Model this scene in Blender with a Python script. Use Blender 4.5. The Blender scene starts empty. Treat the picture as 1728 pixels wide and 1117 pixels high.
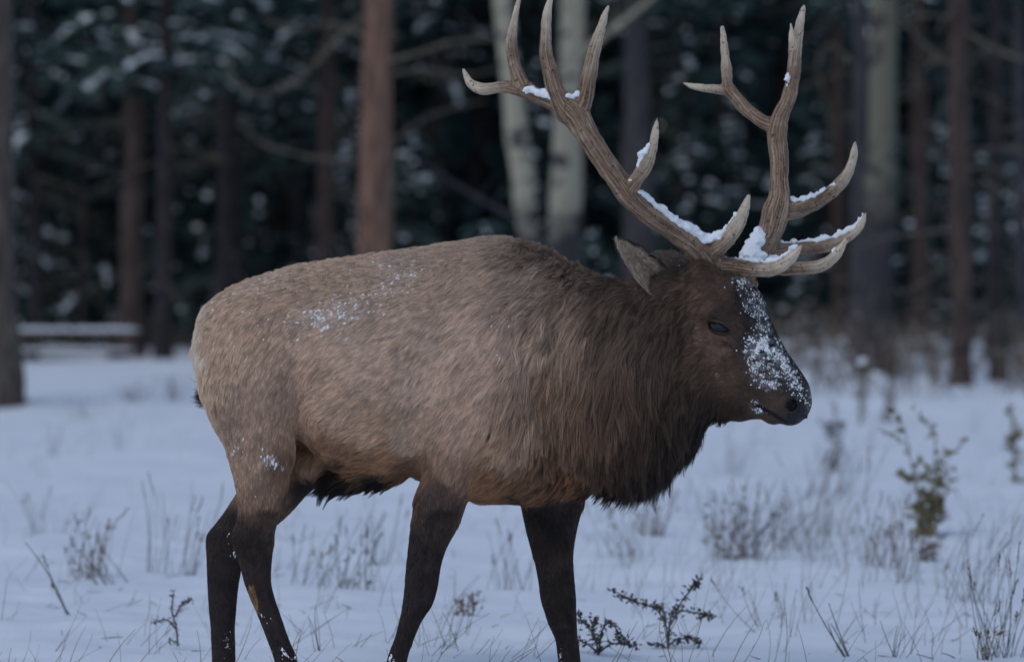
import bpy, math, random
import numpy as np
from mathutils import Vector, kdtree

random.seed(7)
RNG = np.random.default_rng(11)
scene = bpy.context.scene
col = scene.collection

# ------------------------------------------------------------------ camera, world, sun, exposure
CAM_D, CAM_H = 12.4, 1.4            # metres from the elk, height of the lens
FPX = 6480.0                        # focal length in photo pixels (135 mm on 36 mm, 1728 px)
S0 = FPX / CAM_D                    # pixels per metre at the elk
HOR = 448.4                         # photo row of the horizon

cam_data = bpy.data.cameras.new('camera')
cam_data.lens = 135.0
cam_data.sensor_width = 36.0
cam_data.shift_y = (HOR - 558.5) / 1728.0
cam_data.clip_start = 0.1
cam_data.clip_end = 2000.0
cam_data.dof.use_dof = True
cam_data.dof.focus_distance = CAM_D - 0.18
cam_data.dof.aperture_fstop = 2.3
cam = bpy.data.objects.new('camera', cam_data)
cam.location = (0.0, -CAM_D, CAM_H)
cam.rotation_euler = (math.radians(90), 0, 0)
col.objects.link(cam)
scene.camera = cam

SUN_EL, SUN_AZ = 52.0, -140.0        # degrees; azimuth from +Y (view direction) towards +X
world = bpy.data.worlds.new('World')
scene.world = world
world.use_nodes = True
wn = world.node_tree
sky = wn.nodes.new('ShaderNodeTexSky')
sky.sky_type = 'NISHITA'
sky.sun_disc = False
sky.sun_elevation = math.radians(SUN_EL)
sky.sun_rotation = math.radians(SUN_AZ)
sky.air_density = 1.0
sky.dust_density = 0.6
sky.ozone_density = 2.0
wn.links.new(sky.outputs[0], wn.nodes['Background'].inputs[0])
wn.nodes['Background'].inputs[1].default_value = 0.13

sun_data = bpy.data.lights.new('sun', 'SUN')
sun_data.energy = 0.72
sun_data.angle = math.radians(50)
sun_data.color = (1.0, 0.97, 0.93)
sun = bpy.data.objects.new('sun', sun_data)
a_, e_ = math.radians(SUN_AZ), math.radians(SUN_EL)
to_sun = Vector((math.sin(a_) * math.cos(e_), math.cos(a_) * math.cos(e_), math.sin(e_)))
sun.rotation_euler = to_sun.to_track_quat('Z', 'Y').to_euler()
sun.location = to_sun * 60
col.objects.link(sun)

scene.view_settings.view_transform = 'Standard'
scene.view_settings.look = 'None'
scene.view_settings.gamma = 1.0
scene.view_settings.use_curve_mapping = False
scene.view_settings.exposure = -0.08
scene.cycles.max_bounces = 6
scene.cycles.transparent_max_bounces = 4
scene.cycles.use_denoising = True
try:
    scene.cycles_curves.shape = 'RIBBONS'
except Exception:
    pass

# ------------------------------------------------------------------ small helpers
def PX(px, py, y=0.0):
    """photo pixel at depth y (0 = the elk) -> world point"""
    k = (CAM_D + y) / FPX
    return np.array(((px - 864.0) * k, y, CAM_H + (HOR - py) * k))

def ground_at(px, py):
    """photo pixel on the flat snow -> world x, y and scale (px per metre)"""
    d = CAM_H * FPX / (py - HOR)
    return (px - 864.0) * d / FPX, d - CAM_D, FPX / d

def lin(c):
    c = np.asarray(c, dtype=np.float64) / 255.0
    return np.where(c <= 0.04045, c / 12.92, ((c + 0.055) / 1.055) ** 2.4)

def tag(o, label=None, cat=None, group=None, kind=None):
    if label: o['label'] = label
    if cat: o['category'] = cat
    if group: o['group'] = group
    if kind: o['kind'] = kind
    return o

def mesh_obj(name, verts, faces, mat=None, parent=None, smooth=False):
    me = bpy.data.meshes.new(name)
    me.from_pydata([tuple(v) for v in verts] if not isinstance(verts, np.ndarray) else verts.tolist(), [],
                   faces if not isinstance(faces, np.ndarray) else faces.tolist())
    if smooth and len(me.polygons):
        me.polygons.foreach_set('use_smooth', [True] * len(me.polygons))
    me.update()
    o = bpy.data.objects.new(name, me)
    if mat: me.materials.append(mat)
    col.objects.link(o)
    if parent: o.parent = parent
    return o

def empty(name, loc=(0, 0, 0)):
    o = bpy.data.objects.new(name, None)
    o.empty_display_size = 0.1
    o.location = loc
    col.objects.link(o)
    return o

def smooth_curve(xs, ys, n=240):
    """Hermite interpolation of a table, resampled finely (returns arrays for np.interp)"""
    xs = np.asarray(xs, float); ys = np.asarray(ys, float)
    if ys.ndim == 1: ys = ys[:, None]
    m = np.zeros_like(ys)
    h = np.diff(xs)[:, None]
    dl = np.diff(ys, axis=0) / h
    m[1:-1] = np.where(dl[:-1] * dl[1:] > 0, 2 * dl[:-1] * dl[1:] / (dl[:-1] + dl[1:] + 1e-20), 0)
    m[0] = dl[0]; m[-1] = dl[-1]
    X = np.linspace(xs[0], xs[-1], n)
    i = np.clip(np.searchsorted(xs, X) - 1, 0, len(xs) - 2)
    t = ((X - xs[i]) / (xs[i + 1] - xs[i]))[:, None]
    hh = (xs[i + 1] - xs[i])[:, None]
    Y = (ys[i] * (2 * t**3 - 3 * t**2 + 1) + m[i] * hh * (t**3 - 2 * t**2 + t)
         + ys[i + 1] * (-2 * t**3 + 3 * t**2) + m[i + 1] * hh * (t**3 - t**2))
    return X, Y

def hash3(ix, iy, iz, seed=0):
    h = (ix.astype(np.int64) * 374761393 + iy.astype(np.int64) * 668265263 + iz.astype(np.int64) * 2147483647 + seed * 144665) & 0xffffffff
    h = ((h ^ (h >> 13)) * 1274126177) & 0xffffffff
    h = (h ^ (h >> 16)) & 0xffffff
    return h.astype(np.float64) / 0xffffff

def vnoise(p, scale=1.0, seed=0):
    """value noise in 0..1 for an (n,3) array"""
    q = np.asarray(p, float) * scale
    i = np.floor(q).astype(np.int64); f = q - i
    f = f * f * (3 - 2 * f)
    r = 0
    for dx in (0, 1):
        for dy in (0, 1):
            for dz in (0, 1):
                w = (f[:, 0] if dx else 1 - f[:, 0]) * (f[:, 1] if dy else 1 - f[:, 1]) * (f[:, 2] if dz else 1 - f[:, 2])
                r = r + w * hash3(i[:, 0] + dx, i[:, 1] + dy, i[:, 2] + dz, seed)
    return r

def smin(a, b, k):
    h = np.clip(0.5 + 0.5 * (b - a) / k, 0, 1)
    return b * (1 - h) + a * h - k * h * (1 - h)

def surface_nets(sdf, lo, hi, h, coarse=4, band=None):
    """mesh of sdf = 0 in the box, evaluated finely only near the surface"""
    lo = np.asarray(lo, float); hi = np.asarray(hi, float)
    nb = np.ceil((hi - lo) / (h * coarse)).astype(int) + 1
    n = nb * coarse + 1
    H = h * coarse
    band = band or H * 1.9
    cx, cy, cz = [lo[k] + (np.arange(nb[k]) + 0.5) * H for k in range(3)]
    C = np.stack(np.meshgrid(cx, cy, cz, indexing='ij'), -1).reshape(-1, 3)
    fc = np.concatenate([sdf(c) for c in np.array_split(C, max(1, len(C) // 300000))])
    F = np.repeat(np.repeat(np.repeat(fc.reshape(nb), coarse, 0), coarse, 1), coarse, 2)
    F = np.pad(F, ((0, 1), (0, 1), (0, 1)), mode='edge').astype(np.float32)
    near = (np.abs(fc) < band).reshape(nb)
    M = np.zeros(n, bool)
    bi = np.argwhere(near)
    for dx in range(coarse + 1):
        for dy in range(coarse + 1):
            for dz in range(coarse + 1):
                M[bi[:, 0] * coarse + dx, bi[:, 1] * coarse + dy, bi[:, 2] * coarse + dz] = True
    idx = np.argwhere(M)
    P = lo + idx * h
    vals = np.concatenate([sdf(c) for c in np.array_split(P, max(1, len(P) // 300000))])
    F[idx[:, 0], idx[:, 1], idx[:, 2]] = vals
    neg = F < 0
    c8 = np.zeros(tuple(n - 1), np.int8)
    for dx in (0, 1):
        for dy in (0, 1):
            for dz in (0, 1):
                c8 += neg[dx:n[0] - 1 + dx, dy:n[1] - 1 + dy, dz:n[2] - 1 + dz]
    act = np.argwhere((c8 > 0) & (c8 < 8))
    vid = -np.ones(tuple(n - 1), np.int32)
    vid[act[:, 0], act[:, 1], act[:, 2]] = np.arange(len(act))
    acc = np.zeros((len(act), 3)); cnt = np.zeros(len(act))
    corners = [(a, b, c) for a in (0, 1) for b in (0, 1) for c in (0, 1)]
    for ca in corners:
        for ax in range(3):
            if ca[ax]: continue
            cb = list(ca); cb[ax] = 1
            va = F[act[:, 0] + ca[0], act[:, 1] + ca[1], act[:, 2] + ca[2]]
            vb = F[act[:, 0] + cb[0], act[:, 1] + cb[1], act[:, 2] + cb[2]]
            cr = (va < 0) != (vb < 0)
            t = np.where(cr, va / np.where(cr, va - vb, 1), 0)
            p = np.array(ca, float)[None].repeat(len(act), 0); p[:, ax] += t
            acc[cr] += p[cr]; cnt[cr] += 1
    V = lo + (act + acc / cnt[:, None]) * h
    faces = []
    for ax in range(3):
        b, c = (ax + 1) % 3, (ax + 2) % 3
        sl0 = [slice(1, n[k] - 1) for k in range(3)]; sl1 = list(sl0)
        sl0[ax] = slice(0, n[ax] - 1); sl1[ax] = slice(1, n[ax])
        A = neg[tuple(sl0)]; B = neg[tuple(sl1)]
        e = np.argwhere(A != B)
        off = np.array([1, 1, 1]); off[ax] = 0
        g = e + off
        inside_first = A[e[:, 0], e[:, 1], e[:, 2]]
        def cell(db, dc):
            q = g.copy(); q[:, b] -= db; q[:, c] -= dc
            ok = (q < (n - 1)).all(1)
            q = np.minimum(q, n - 2)
            r = vid[q[:, 0], q[:, 1], q[:, 2]]
            return np.where(ok, r, -1)
        quad = np.stack([cell(1, 1), cell(0, 1), cell(0, 0), cell(1, 0)], 1)
        quad[~inside_first] = quad[~inside_first][:, ::-1]
        faces.append(quad[(quad >= 0).all(1)])
    return V, np.concatenate(faces)

def grad(sdf, P, e=0.002):
    g = np.zeros_like(P)
    for k in range(3):
        d = np.zeros(3); d[k] = e
        g[:, k] = (sdf(P + d) - sdf(P - d)) / (2 * e)
    return g

def project(sdf, V, it=2):
    for _ in range(it):
        f = sdf(V); g = grad(sdf, V)
        g2 = np.maximum((g**2).sum(1), 0.15)
        V = V - np.clip(f / g2, -0.006, 0.006)[:, None] * g
    return V

# ------------------------------------------------------------------ materials
def new_mat(name):
    m = bpy.data.materials.new(name)
    m.use_nodes = True
    return m, m.node_tree, m.node_tree.nodes['Principled BSDF']

def noise_mat(name, c1, c2, scale=8.0, rough=0.8, stretch=(1, 1, 1), bump=0.0, detail=5.0, spec=0.3, lo=0.35, hi=0.65, bump_dist=0.01, coord='Object'):
    m, nt, b = new_mat(name)
    tc = nt.nodes.new('ShaderNodeTexCoord'); mp = nt.nodes.new('ShaderNodeMapping')
    mp.inputs['Scale'].default_value = stretch
    nz = nt.nodes.new('ShaderNodeTexNoise'); nz.inputs['Scale'].default_value = scale; nz.inputs['Detail'].default_value = detail
    rp = nt.nodes.new('ShaderNodeValToRGB')
    rp.color_ramp.elements[0].position = lo; rp.color_ramp.elements[1].position = hi
    rp.color_ramp.elements[0].color = (*c1, 1); rp.color_ramp.elements[1].color = (*c2, 1)
    nt.links.new(tc.outputs[coord], mp.inputs[0]); nt.links.new(mp.outputs[0], nz.inputs['Vector'])
    nt.links.new(nz.outputs[0], rp.inputs[0]); nt.links.new(rp.outputs[0], b.inputs['Base Color'])
    b.inputs['Roughness'].default_value = rough
    b.inputs['Specular IOR Level'].default_value = spec
    if bump:
        bp = nt.nodes.new('ShaderNodeBump'); bp.inputs['Strength'].default_value = bump; bp.inputs['Distance'].default_value = bump_dist
        nt.links.new(nz.outputs[0], bp.inputs['Height']); nt.links.new(bp.outputs[0], b.inputs['Normal'])
    return m

def attr_mat(name, attr='tint', rough=0.75, spec=0.25, var=0.0):
    m, nt, b = new_mat(name)
    at = nt.nodes.new('ShaderNodeAttribute'); at.attribute_name = attr
    nt.links.new(at.outputs['Color'], b.inputs['Base Color'])
    b.inputs['Roughness'].default_value = rough
    b.inputs['Specular IOR Level'].default_value = spec
    return m

M_SNOW = noise_mat('snow', (0.80, 0.83, 0.88), (0.86, 0.88, 0.90), scale=9, rough=0.75, bump=0.25, bump_dist=0.02, spec=0.2)
M_SNOW_LUMP = noise_mat('snow_lump', (0.82, 0.84, 0.88), (0.88, 0.89, 0.90), scale=60, rough=0.8, bump=0.5, bump_dist=0.003, spec=0.2)

# ------------------------------------------------------------------ ground
def ground_h(x, y):
    x = np.asarray(x, float); y = np.asarray(y, float)
    shp = np.broadcast(x, y).shape
    p = np.stack([np.broadcast_to(x, shp).ravel(), np.broadcast_to(y, shp).ravel(), np.zeros(int(np.prod(shp)) if shp else 1)], 1)
    s = np.clip((p[:, 1] - 23.6) / 2.2, 0, 1); s = s * s * (3 - 2 * s)
    h = .08 * (vnoise(p, .45, 61) - .5) + .055 * (vnoise(p, 1.7, 62) - .5) + .020 * (vnoise(p, 5.5, 63) - .5) + .10 * s
    h = h * np.clip(1.0, 0, 1) + np.clip((p[:, 1] - 60) / 100, 0, 1) * 1.5
    return h.reshape(shp) if shp else float(h[0])

gx_ = np.unique(np.concatenate([np.linspace(-3.2, 3.2, 150), np.linspace(-12, 12, 170), np.linspace(-90, 90, 70)]))
gy_ = np.unique(np.concatenate([np.linspace(-30, -1.2, 20), np.linspace(-1.2, 8, 230), np.linspace(8, 45, 230), np.linspace(45, 260, 60)]))
GX, GY = np.meshgrid(gx_, gy_, indexing='ij')
GZ = ground_h(GX, GY)
nx_, ny_ = GX.shape
idx = np.arange(nx_ * ny_).reshape(nx_, ny_)
GF = np.stack([idx[:-1, :-1], idx[1:, :-1], idx[1:, 1:], idx[:-1, 1:]], -1).reshape(-1, 4)
M_GROUND, nt, b = new_mat('snow_ground')
tc = nt.nodes.new('ShaderNodeTexCoord')
n1 = nt.nodes.new('ShaderNodeTexNoise'); n1.inputs['Scale'].default_value = 2.2; n1.inputs['Detail'].default_value = 6
n2 = nt.nodes.new('ShaderNodeTexNoise'); n2.inputs['Scale'].default_value = 38; n2.inputs['Detail'].default_value = 4
for n in (n1, n2): nt.links.new(tc.outputs['Object'], n.inputs['Vector'])
rp = nt.nodes.new('ShaderNodeValToRGB'); rp.color_ramp.elements[0].position = .3; rp.color_ramp.elements[1].position = .7
rp.color_ramp.elements[0].color = (.78, .81, .85, 1); rp.color_ramp.elements[1].color = (.86, .88, .90, 1)
nt.links.new(n1.outputs[0], rp.inputs[0]); nt.links.new(rp.outputs[0], b.inputs['Base Color'])
b1 = nt.nodes.new('ShaderNodeBump'); b1.inputs['Strength'].default_value = .5; b1.inputs['Distance'].default_value = .05
b2 = nt.nodes.new('ShaderNodeBump'); b2.inputs['Strength'].default_value = .35; b2.inputs['Distance'].default_value = .008
nt.links.new(n1.outputs[0], b1.inputs['Height']); nt.links.new(n2.outputs[0], b2.inputs['Height'])
nt.links.new(b1.outputs[0], b2.inputs['Normal']); nt.links.new(b2.outputs[0], b.inputs['Normal'])
b.inputs['Roughness'].default_value = .7; b.inputs['Specular IOR Level'].default_value = .2
tag(mesh_obj('ground', np.stack([GX, GY, GZ], -1).reshape(-1, 3), GF, M_GROUND, smooth=True), 'snow-covered ground of the clearing', None, None, 'structure')

# ------------------------------------------------------------------ plant geometry
class MB:
    def __init__(self): self.V = []; self.F = []; self.n = 0
    def add(self, V, F):
        self.V.append(np.asarray(V, float)); self.F += [tuple(int(i) + self.n for i in f) for f in F]; self.n += len(V)
    def tube(self, pts, rad, sides=6, cap=True):
        p = np.asarray(pts, float); n = len(p)
        rad = np.broadcast_to(np.asarray(rad, float), (n,))
        t = np.gradient(p, axis=0); t /= np.linalg.norm(t, axis=1)[:, None] + 1e-9
        ref = np.array((.13, .99, .05)) if abs(t[0, 2]) > .5 else np.array((.05, .1, 1.0))
        e1 = np.cross(t, ref); e1 /= np.linalg.norm(e1, axis=1)[:, None] + 1e-9
        e2 = np.cross(t, e1)
        a = np.arange(sides) * 2 * math.pi / sides
        V = p[:, None] + rad[:, None, None] * (e1[:, None] * np.cos(a)[None, :, None] + e2[:, None] * np.sin(a)[None, :, None])
        F = [(i * sides + j, i * sides + (j + 1) % sides, (i + 1) * sides + (j + 1) % sides, (i + 1) * sides + j) for i in range(n - 1) for j in range(sides)]
        if cap: F.append(tuple(range((n - 1) * sides, n * sides)))
        self.add(V.reshape(-1, 3), F)
    def leaf(self, c, d, w, L, curl=.3):
        """a folded pointed leaf of four faces"""
        c = np.asarray(c, float); d = np.asarray(d, float); d = d / (np.linalg.norm(d) + 1e-9)
        s = np.cross(d, RNG.normal(0, 1, 3)); s /= np.linalg.norm(s) + 1e-9
        u = np.cross(s, d)
        V = [c, c + d * L * .45 + s * w - u * w * .5, c + d * L * .5 + u * w * .25, c + d * L * .45 - s * w - u * w * .5, c + d * L - u * L * curl]
        self.add(V, [(0, 1, 2), (0, 2, 3), (1, 4, 2), (2, 4, 3)])
    def quads(self, V4):
        n = len(V4)
        self.add(V4.reshape(-1, 3), (np.arange(n * 4).reshape(n, 4)))
    def build(self, name, mat, parent=None, smooth=True):
        return mesh_obj(name, np.concatenate(self.V), self.F, mat, parent, smooth)

def L3(c): return tuple(float(v) for v in c)
M_BARK = {
 'grey': noise_mat('bark_grey', (.045, .036, .031), (.125, .098, .082), 7, .9, (3, 3, .5), .9, bump_dist=.02),
 'dark': noise_mat('bark_dark', (.016, .014, .016), (.045, .038, .038), 7, .9, (3, 3, .5), .9, bump_dist=.02),
 'red': noise_mat('bark_red', (.10, .055, .040), (.27, .155, .110), 6, .9, (3, 3, .4), .9, bump_dist=.02),
 'redgrey': noise_mat('bark_red_grey', (.034, .024, .022), (.090, .060, .052), 6, .9, (3, 3, .4), .9, bump_dist=.02),
 'purple': noise_mat('bark_purple_grey', (.036, .034, .040), (.085, .078, .086), 6, .9, (3, 3, .4), .9, bump_dist=.02),
 'olive': noise_mat('bark_olive', (.08, .075, .055), (.20, .185, .140), 5, .85, (2, 2, .5), .6, bump_dist=.015),
}
def aspen_mat(name, split, pale, dark):
    """pale bark with black knots; rough dark bark below the given height"""
    m, nt, b = new_mat(name)
    tc = nt.nodes.new('ShaderNodeTexCoord'); sp = nt.nodes.new('ShaderNodeSeparateXYZ')
    nt.links.new(tc.outputs['Object'], sp.inputs[0])
    mp = nt.nodes.new('ShaderNodeMapping'); mp.inputs['Scale'].default_value = (1.2, 1.2, 2.0)
    nt.links.new(tc.outputs['Object'], mp.inputs[0])
    nz = nt.nodes.new('ShaderNodeTexNoise'); nz.inputs['Scale'].default_value = 2.2; nz.inputs['Detail'].default_value = 4
    nt.links.new(mp.outputs[0], nz.inputs['Vector'])
    rp = nt.nodes.new('ShaderNodeValToRGB')
    e = rp.color_ramp.elements
    e[0].position = .40; e[0].color = (*dark, 1); e[1].position = .46; e[1].color = (*pale, 1)
    nt.links.new(nz.outputs[0], rp.inputs[0])
    ad = nt.nodes.new('ShaderNodeMath'); ad.operation = 'MULTIPLY_ADD'; ad.inputs[1].default_value = 1.6
    nt.links.new(nz.outputs[0], ad.inputs[0]); nt.links.new(sp.outputs[2], ad.inputs[2])
    mr = nt.nodes.new('ShaderNodeMapRange'); mr.inputs['From Min'].default_value = split + .55; mr.inputs['From Max'].default_value = split + 1.15
    nt.links.new(ad.outputs[0], mr.inputs['Value'])
    mx = nt.nodes.new('ShaderNodeMix'); mx.data_type = 'RGBA'
    mx.inputs[6].default_value = (*dark, 1)
    nt.links.new(mr.outputs[0], mx.inputs[0]); nt.links.new(rp.outputs[0], mx.inputs[7]); nt.links.new(mx.outputs[2], b.inputs['Base Color'])
    b.inputs['Roughness'].default_value = .85
    return m
M_ASPEN = aspen_mat('aspen_bark', 2.0, (.40, .36, .27), (.045, .040, .042))
M_OLDASPEN = aspen_mat('old_aspen_bark', 2.25, (.155, .145, .105), (.035, .030, .036))

M_NEEDLE = noise_mat('needles', (.018, .040, .040), (.062, .100, .092), 3, .8, spec=.15)
M_NEEDLE2 = noise_mat('needles_far', (.015, .032, .036), (.050, .084, .086), 2, .8, spec=.15)
M_TWIG = noise_mat('dead_twig', (.07, .058, .045), (.19, .165, .13), 10, .9)
M_WOOD = noise_mat('weathered_wood', (.045, .036, .032), (.11, .09, .08), 6, .85, (1, 8, 8), .5)

def sprays(C, D, L, W, sag=.25):
    """needle sprays: one pointed quad each; C base, D direction (unit), L length, W half width"""
    n = len(C)
    s = np.cross(D, RNG.normal(0, 1, (n, 3)) * np.array((.5, .5, 1.0)) + np.array((0, 0, .8)))
    s /= np.linalg.norm(s, axis=1)[:, None] + 1e-9
    m = C + D * (L * .45)[:, None]; e = C + D * L[:, None]
    e[:, 2] -= L * sag; m[:, 2] -= L * sag * .3
    return np.stack([C, m + s * W[:, None], e, m - s * W[:, None]], 1)

def conifer_crown(x, y, z0, z1, r0, nb, ns, rtop=.15, size=1.0):
    """boughs sweeping out and down; returns needle quads, snow centres, bough lines"""
    Q = []; SC = []; lines = []
    for k in range(nb):
        u = (k + RNG.random()) / nb
        z = z0 + (z1 - z0) * u**1.15
        R = (r0 * (1 - u) + rtop * u) * RNG.uniform(.6, 1.15)
        a = RNG.random() * 2 * math.pi
        d = np.array((math.cos(a), math.sin(a), 0.0))
        t = np.linspace(0, 1, 5)
        sag = R * RNG.uniform(.15, .5)
        line = np.array((x, y, z)) + d[None] * (R * t)[:, None]
        line[:, 2] += R * .12 * t - sag * t**2
        lines.append(line)
        m = max(4, int(ns * (.35 + R / r0)))
        tt = RNG.random(m)**.7
        base = np.stack([np.interp(tt, t, line[:, j]) for j in range(3)], 1)
        side = np.array((-d[1], d[0], 0))
        sg = RNG.choice((-1, 1), m)
        dirn = d[None] * RNG.uniform(.3, 1, (m, 1)) + side[None] * (sg * RNG.uniform(.2, 1.1, m))[:, None] + np.array((0, 0, 1)) * RNG.normal(-.15, .3, (m, 1))
        dirn /= np.linalg.norm(dirn, axis=1)[:, None]
        Ln = size * RNG.uniform(.18, .46, m) * (1.15 - .4 * tt)
        Q.append(sprays(base, dirn, Ln, Ln * RNG.uniform(.16, .30, m)))
        SC.append(base[RNG.random(m) < .5] + np.array((0, 0, .03)))
    return np.concatenate(Q), np.concatenate(SC), lines

def trunk_points(x, y, h, lean=0.0, wob=.05, seed=0):
    t = np.linspace(0, 1, 14)
    z = h * t
    px = x + lean * z + wob * np.sin(3.1 * t + seed) * t * 2
    py = y + wob * np.cos(2.3 * t + seed * 1.7) * t * 2
    g = float(ground_h(x, y))
    return np.stack([px, py, g - .15 + z], 1)

TREES = {}
def tree(key, name, px, d, wpx, bark, label, cat, group, h=15, lean=0.0, crown=5.0, cr=1.7, nb=70, ns=34, flare=1.5, dead=11, snow=.85, px_row=300):
    y = d - CAM_D
    x = (px - 864) * d / FPX
    zrow = CAM_H + (HOR - px_row) * d / FPX
    x -= lean * zrow
    r = wpx * d / FPX / 2
    root = tag(empty(name, (0, 0, 0)), label, cat, group)
    p = trunk_points(x, y, h, lean, .10, px * .37)
    tt = np.linspace(0, 1, 14)
    rad = r * (1.12 - 1.0 * tt) + .01
    # finer rings low down, with root flare
    zf = np.unique(np.concatenate([np.linspace(0, 1.2, 7), np.linspace(1.2, h, 26)]))
    P = np.stack([np.interp(zf, h * tt, p[:, j]) for j in range(3)], 1)
    R = np.interp(zf, h * tt, rad) + r * (flare - 1) * np.exp(-zf / .28)
    sides = 14
    mb = MB(); mb.tube(P, R, sides)
    V = mb.V[0]; nrm = V - np.repeat(P, sides, 0)
    V += nrm * ((vnoise(V, 3, int(px) % 97 + 3) - .5) * .5 + (vnoise(V, 14, 3) - .5) * .18)[:, None]
    tr = mb.build('trunk', bark if not isinstance(bark, str) else M_BARK[bark], root)
    if dead:
        for k in range(dead):
            z = RNG.uniform(.9, crown + .8); a = RNG.random() * 2 * math.pi
            Ld = RNG.uniform(.4, 1.5)
            b0 = np.array([np.interp(z, h * tt, p[:, j]) for j in range(3)])
            dv = np.array((math.cos(a), math.sin(a), RNG.uniform(-.35, .3)))
            s = np.linspace(0, 1, 6)
            ln_ = b0 + dv * (Ld * s)[:, None]; ln_[:, 2] -= .25 * Ld * s**2; ln_ += RNG.normal(0, .02, ln_.shape) * s[:, None]
            db = MB(); db.tube(ln_, np.linspace(.016, .004, 6), 5)
            for q in range(3):
                w0 = ln_[2 + q]; wv = dv * .4 + RNG.normal(0, .5, 3); wl = RNG.uniform(.12, .4)
                db.tube([w0, w0 + wv * wl * .5, w0 + wv * wl + np.array((0, 0, -.05))], [.007, .005, .003], 4)
            db.build('branch', M_TWIG, root)
    if nb:
        Q, SC, lines = conifer_crown(x + lean * (crown + h) / 2, y, crown, h + .2, cr, nb, ns)
        c = MB(); c.quads(Q)
        tag(c.build('crown', M_NEEDLE, root, smooth=False))
        if snow:
            k = SC[RNG.random(len(SC)) < snow * np.clip((vnoise(SC, .9, 77) - .38) * 6, 0, 1.6)]
            if len(k):
                Vs, Fs = lumps(k, RNG.uniform(.025, .085, len(k)), np.array((0, 0, 1.0))[None].repeat(len(k), 0), np.full(len(k), .5))
                tag(mesh_obj('snow', Vs, Fs, M_SNOW_LUMP, root, smooth=True), kind='stuff')
    TREES[key] = (root, x, y, lean)
    return root

ICO_V = []
_g = (1 + 5**.5) / 2
for a, b in ((-1, _g), (1, _g), (-1, -_g), (1, -_g)): ICO_V.append((a, b, 0))
for a, b in ((-1, _g), (1, _g), (-1, -_g), (1, -_g)): ICO_V.append((0, a, b))
for a, b in ((_g, -1), (_g, 1), (-_g, -1), (-_g, 1)): ICO_V.append((a, 0, b))
ICO_V = np.array(ICO_V, float); ICO_V /= np.linalg.norm(ICO_V[0])
ICO_F = np.array([(0,11,5),(0,5,1),(0,1,7),(0,7,10),(0,10,11),(1,5,9),(5,11,4),(11,10,2),(10,7,6),(7,1,8),(3,9,4),(3,4,2),(3,2,6),(3,6,8),(3,8,9),(4,9,5),(2,4,11),(6,2,10),(8,6,7),(9,8,1)])
def lumps(C, R, D=None, stretch=None, jitter=.3):
    """many small irregular lumps as one vertex/face set"""
    n = len(C)
    V = ICO_V[None] * (1 + RNG.normal(0, jitter, (n, 12, 1))).clip(.4, 1.7)
    V = V * R[:, None, None] * RNG.uniform(.65, 1.2, (n, 1, 3))
    if D is not None:
        al = (V * D[:, None]).sum(2, keepdims=True)
        V = V + D[:, None] * al * (stretch[:, None, None] - 1)
    V = V + C[:, None]
    F = ICO_F[None] + (np.arange(n) * 12)[:, None, None]
    return V.reshape(-1, 3), F.reshape(-1, 3)

# ------------------------------------------------------------------ trees one can tell apart
PG = 'pine trunks at the forest edge'
tree('t1', 'pine_tree', -4, 36.8, 62, 'grey', 'thick grey-brown pine with a flared base, cut by the left edge of the frame', 'tree', PG, h=17, crown=5.5, cr=2.0, flare=1.9, dead=3)
tree('t2', 'pine_tree', 62, 60, 17, 'dark', 'thin black trunk just behind the left end of the snowy picnic table', 'tree', PG, h=14, crown=3.2, cr=1.9, nb=80)
tree('t3', 'pine_tree', 138, 62, 14, 'dark', 'thin dark trunk rising behind the middle of the snowy picnic table', 'tree', PG, h=14, crown=3.4, cr=1.9, nb=80)
tree('t4', 'pine_tree', 222, 55.5, 36, 'redgrey', 'dull reddish-brown pine trunk at the right end of the snowy picnic table', 'tree', PG, h=16, crown=4.0, cr=1.9, nb=80)
tree('t5', 'pine_tree', 279, 54, 26, 'dark', 'near-black trunk between the table pine and the rump of the elk', 'tree', PG, h=15, crown=4.2, cr=1.6, lean=.012)
tree('t6', 'pine_tree', 388, 58, 42, 'dark', 'broad dark trunk rising above the tail end of the elk', 'tree', PG, h=16, crown=3.6, cr=2.0, nb=80, dead=24)
tree('t7', 'pine_tree', 546, 56, 30, 'redgrey', 'dark brown pine trunk left of the bright reddish pine', 'tree', PG, h=16, crown=4.8, cr=1.7, dead=26)
tree('t8', 'pine_tree', 630, 44, 55, 'red', 'bright reddish-brown pine trunk standing behind the middle of the elk back', 'tree', PG, h=18, crown=6.5, cr=1.9, dead=26, lean=-.004)
AG = 'aspens behind the antlers'
tree('a1', 'aspen_tree', 866, 48, 40, M_ASPEN, 'leaning white-barked aspen with dark knots behind the left antler crown', 'tree', AG, h=13, crown=7, cr=1.4, nb=0, lean=-.133, flare=1.3, dead=5, px_row=195)
tree('a2', 'aspen_tree', 952, 49, 50, M_ASPEN, 'upright white-barked aspen seen between the antler beams', 'tree', AG, h=14, crown=7, cr=1.4, nb=0, lean=.02, flare=1.3, dead=5)
tree('t9', 'pine_tree', 1078, 55, 50, 'purple', 'wide purple-grey trunk right behind the short middle tine', 'tree', PG, h=16, crown=5.2, cr=1.7, dead=22)
tree('t10', 'pine_tree', 1142, 64, 20, 'purple', 'slim grey trunk left of the far antler fork', 'tree', PG, h=15, crown=5, cr=1.6, dead=20)
tree('t11', 'pine_tree', 1202, 66, 24, 'dark', 'slim dark trunk framed between the two antlers', 'tree', PG, h=15, crown=4.6, cr=1.6)
tree('t12', 'pine_tree', 1322, 63, 32, 'dark', 'dark trunk behind the upper beam of the far antler', 'tree', PG, h=15, crown=4.8, cr=1.6)
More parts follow.
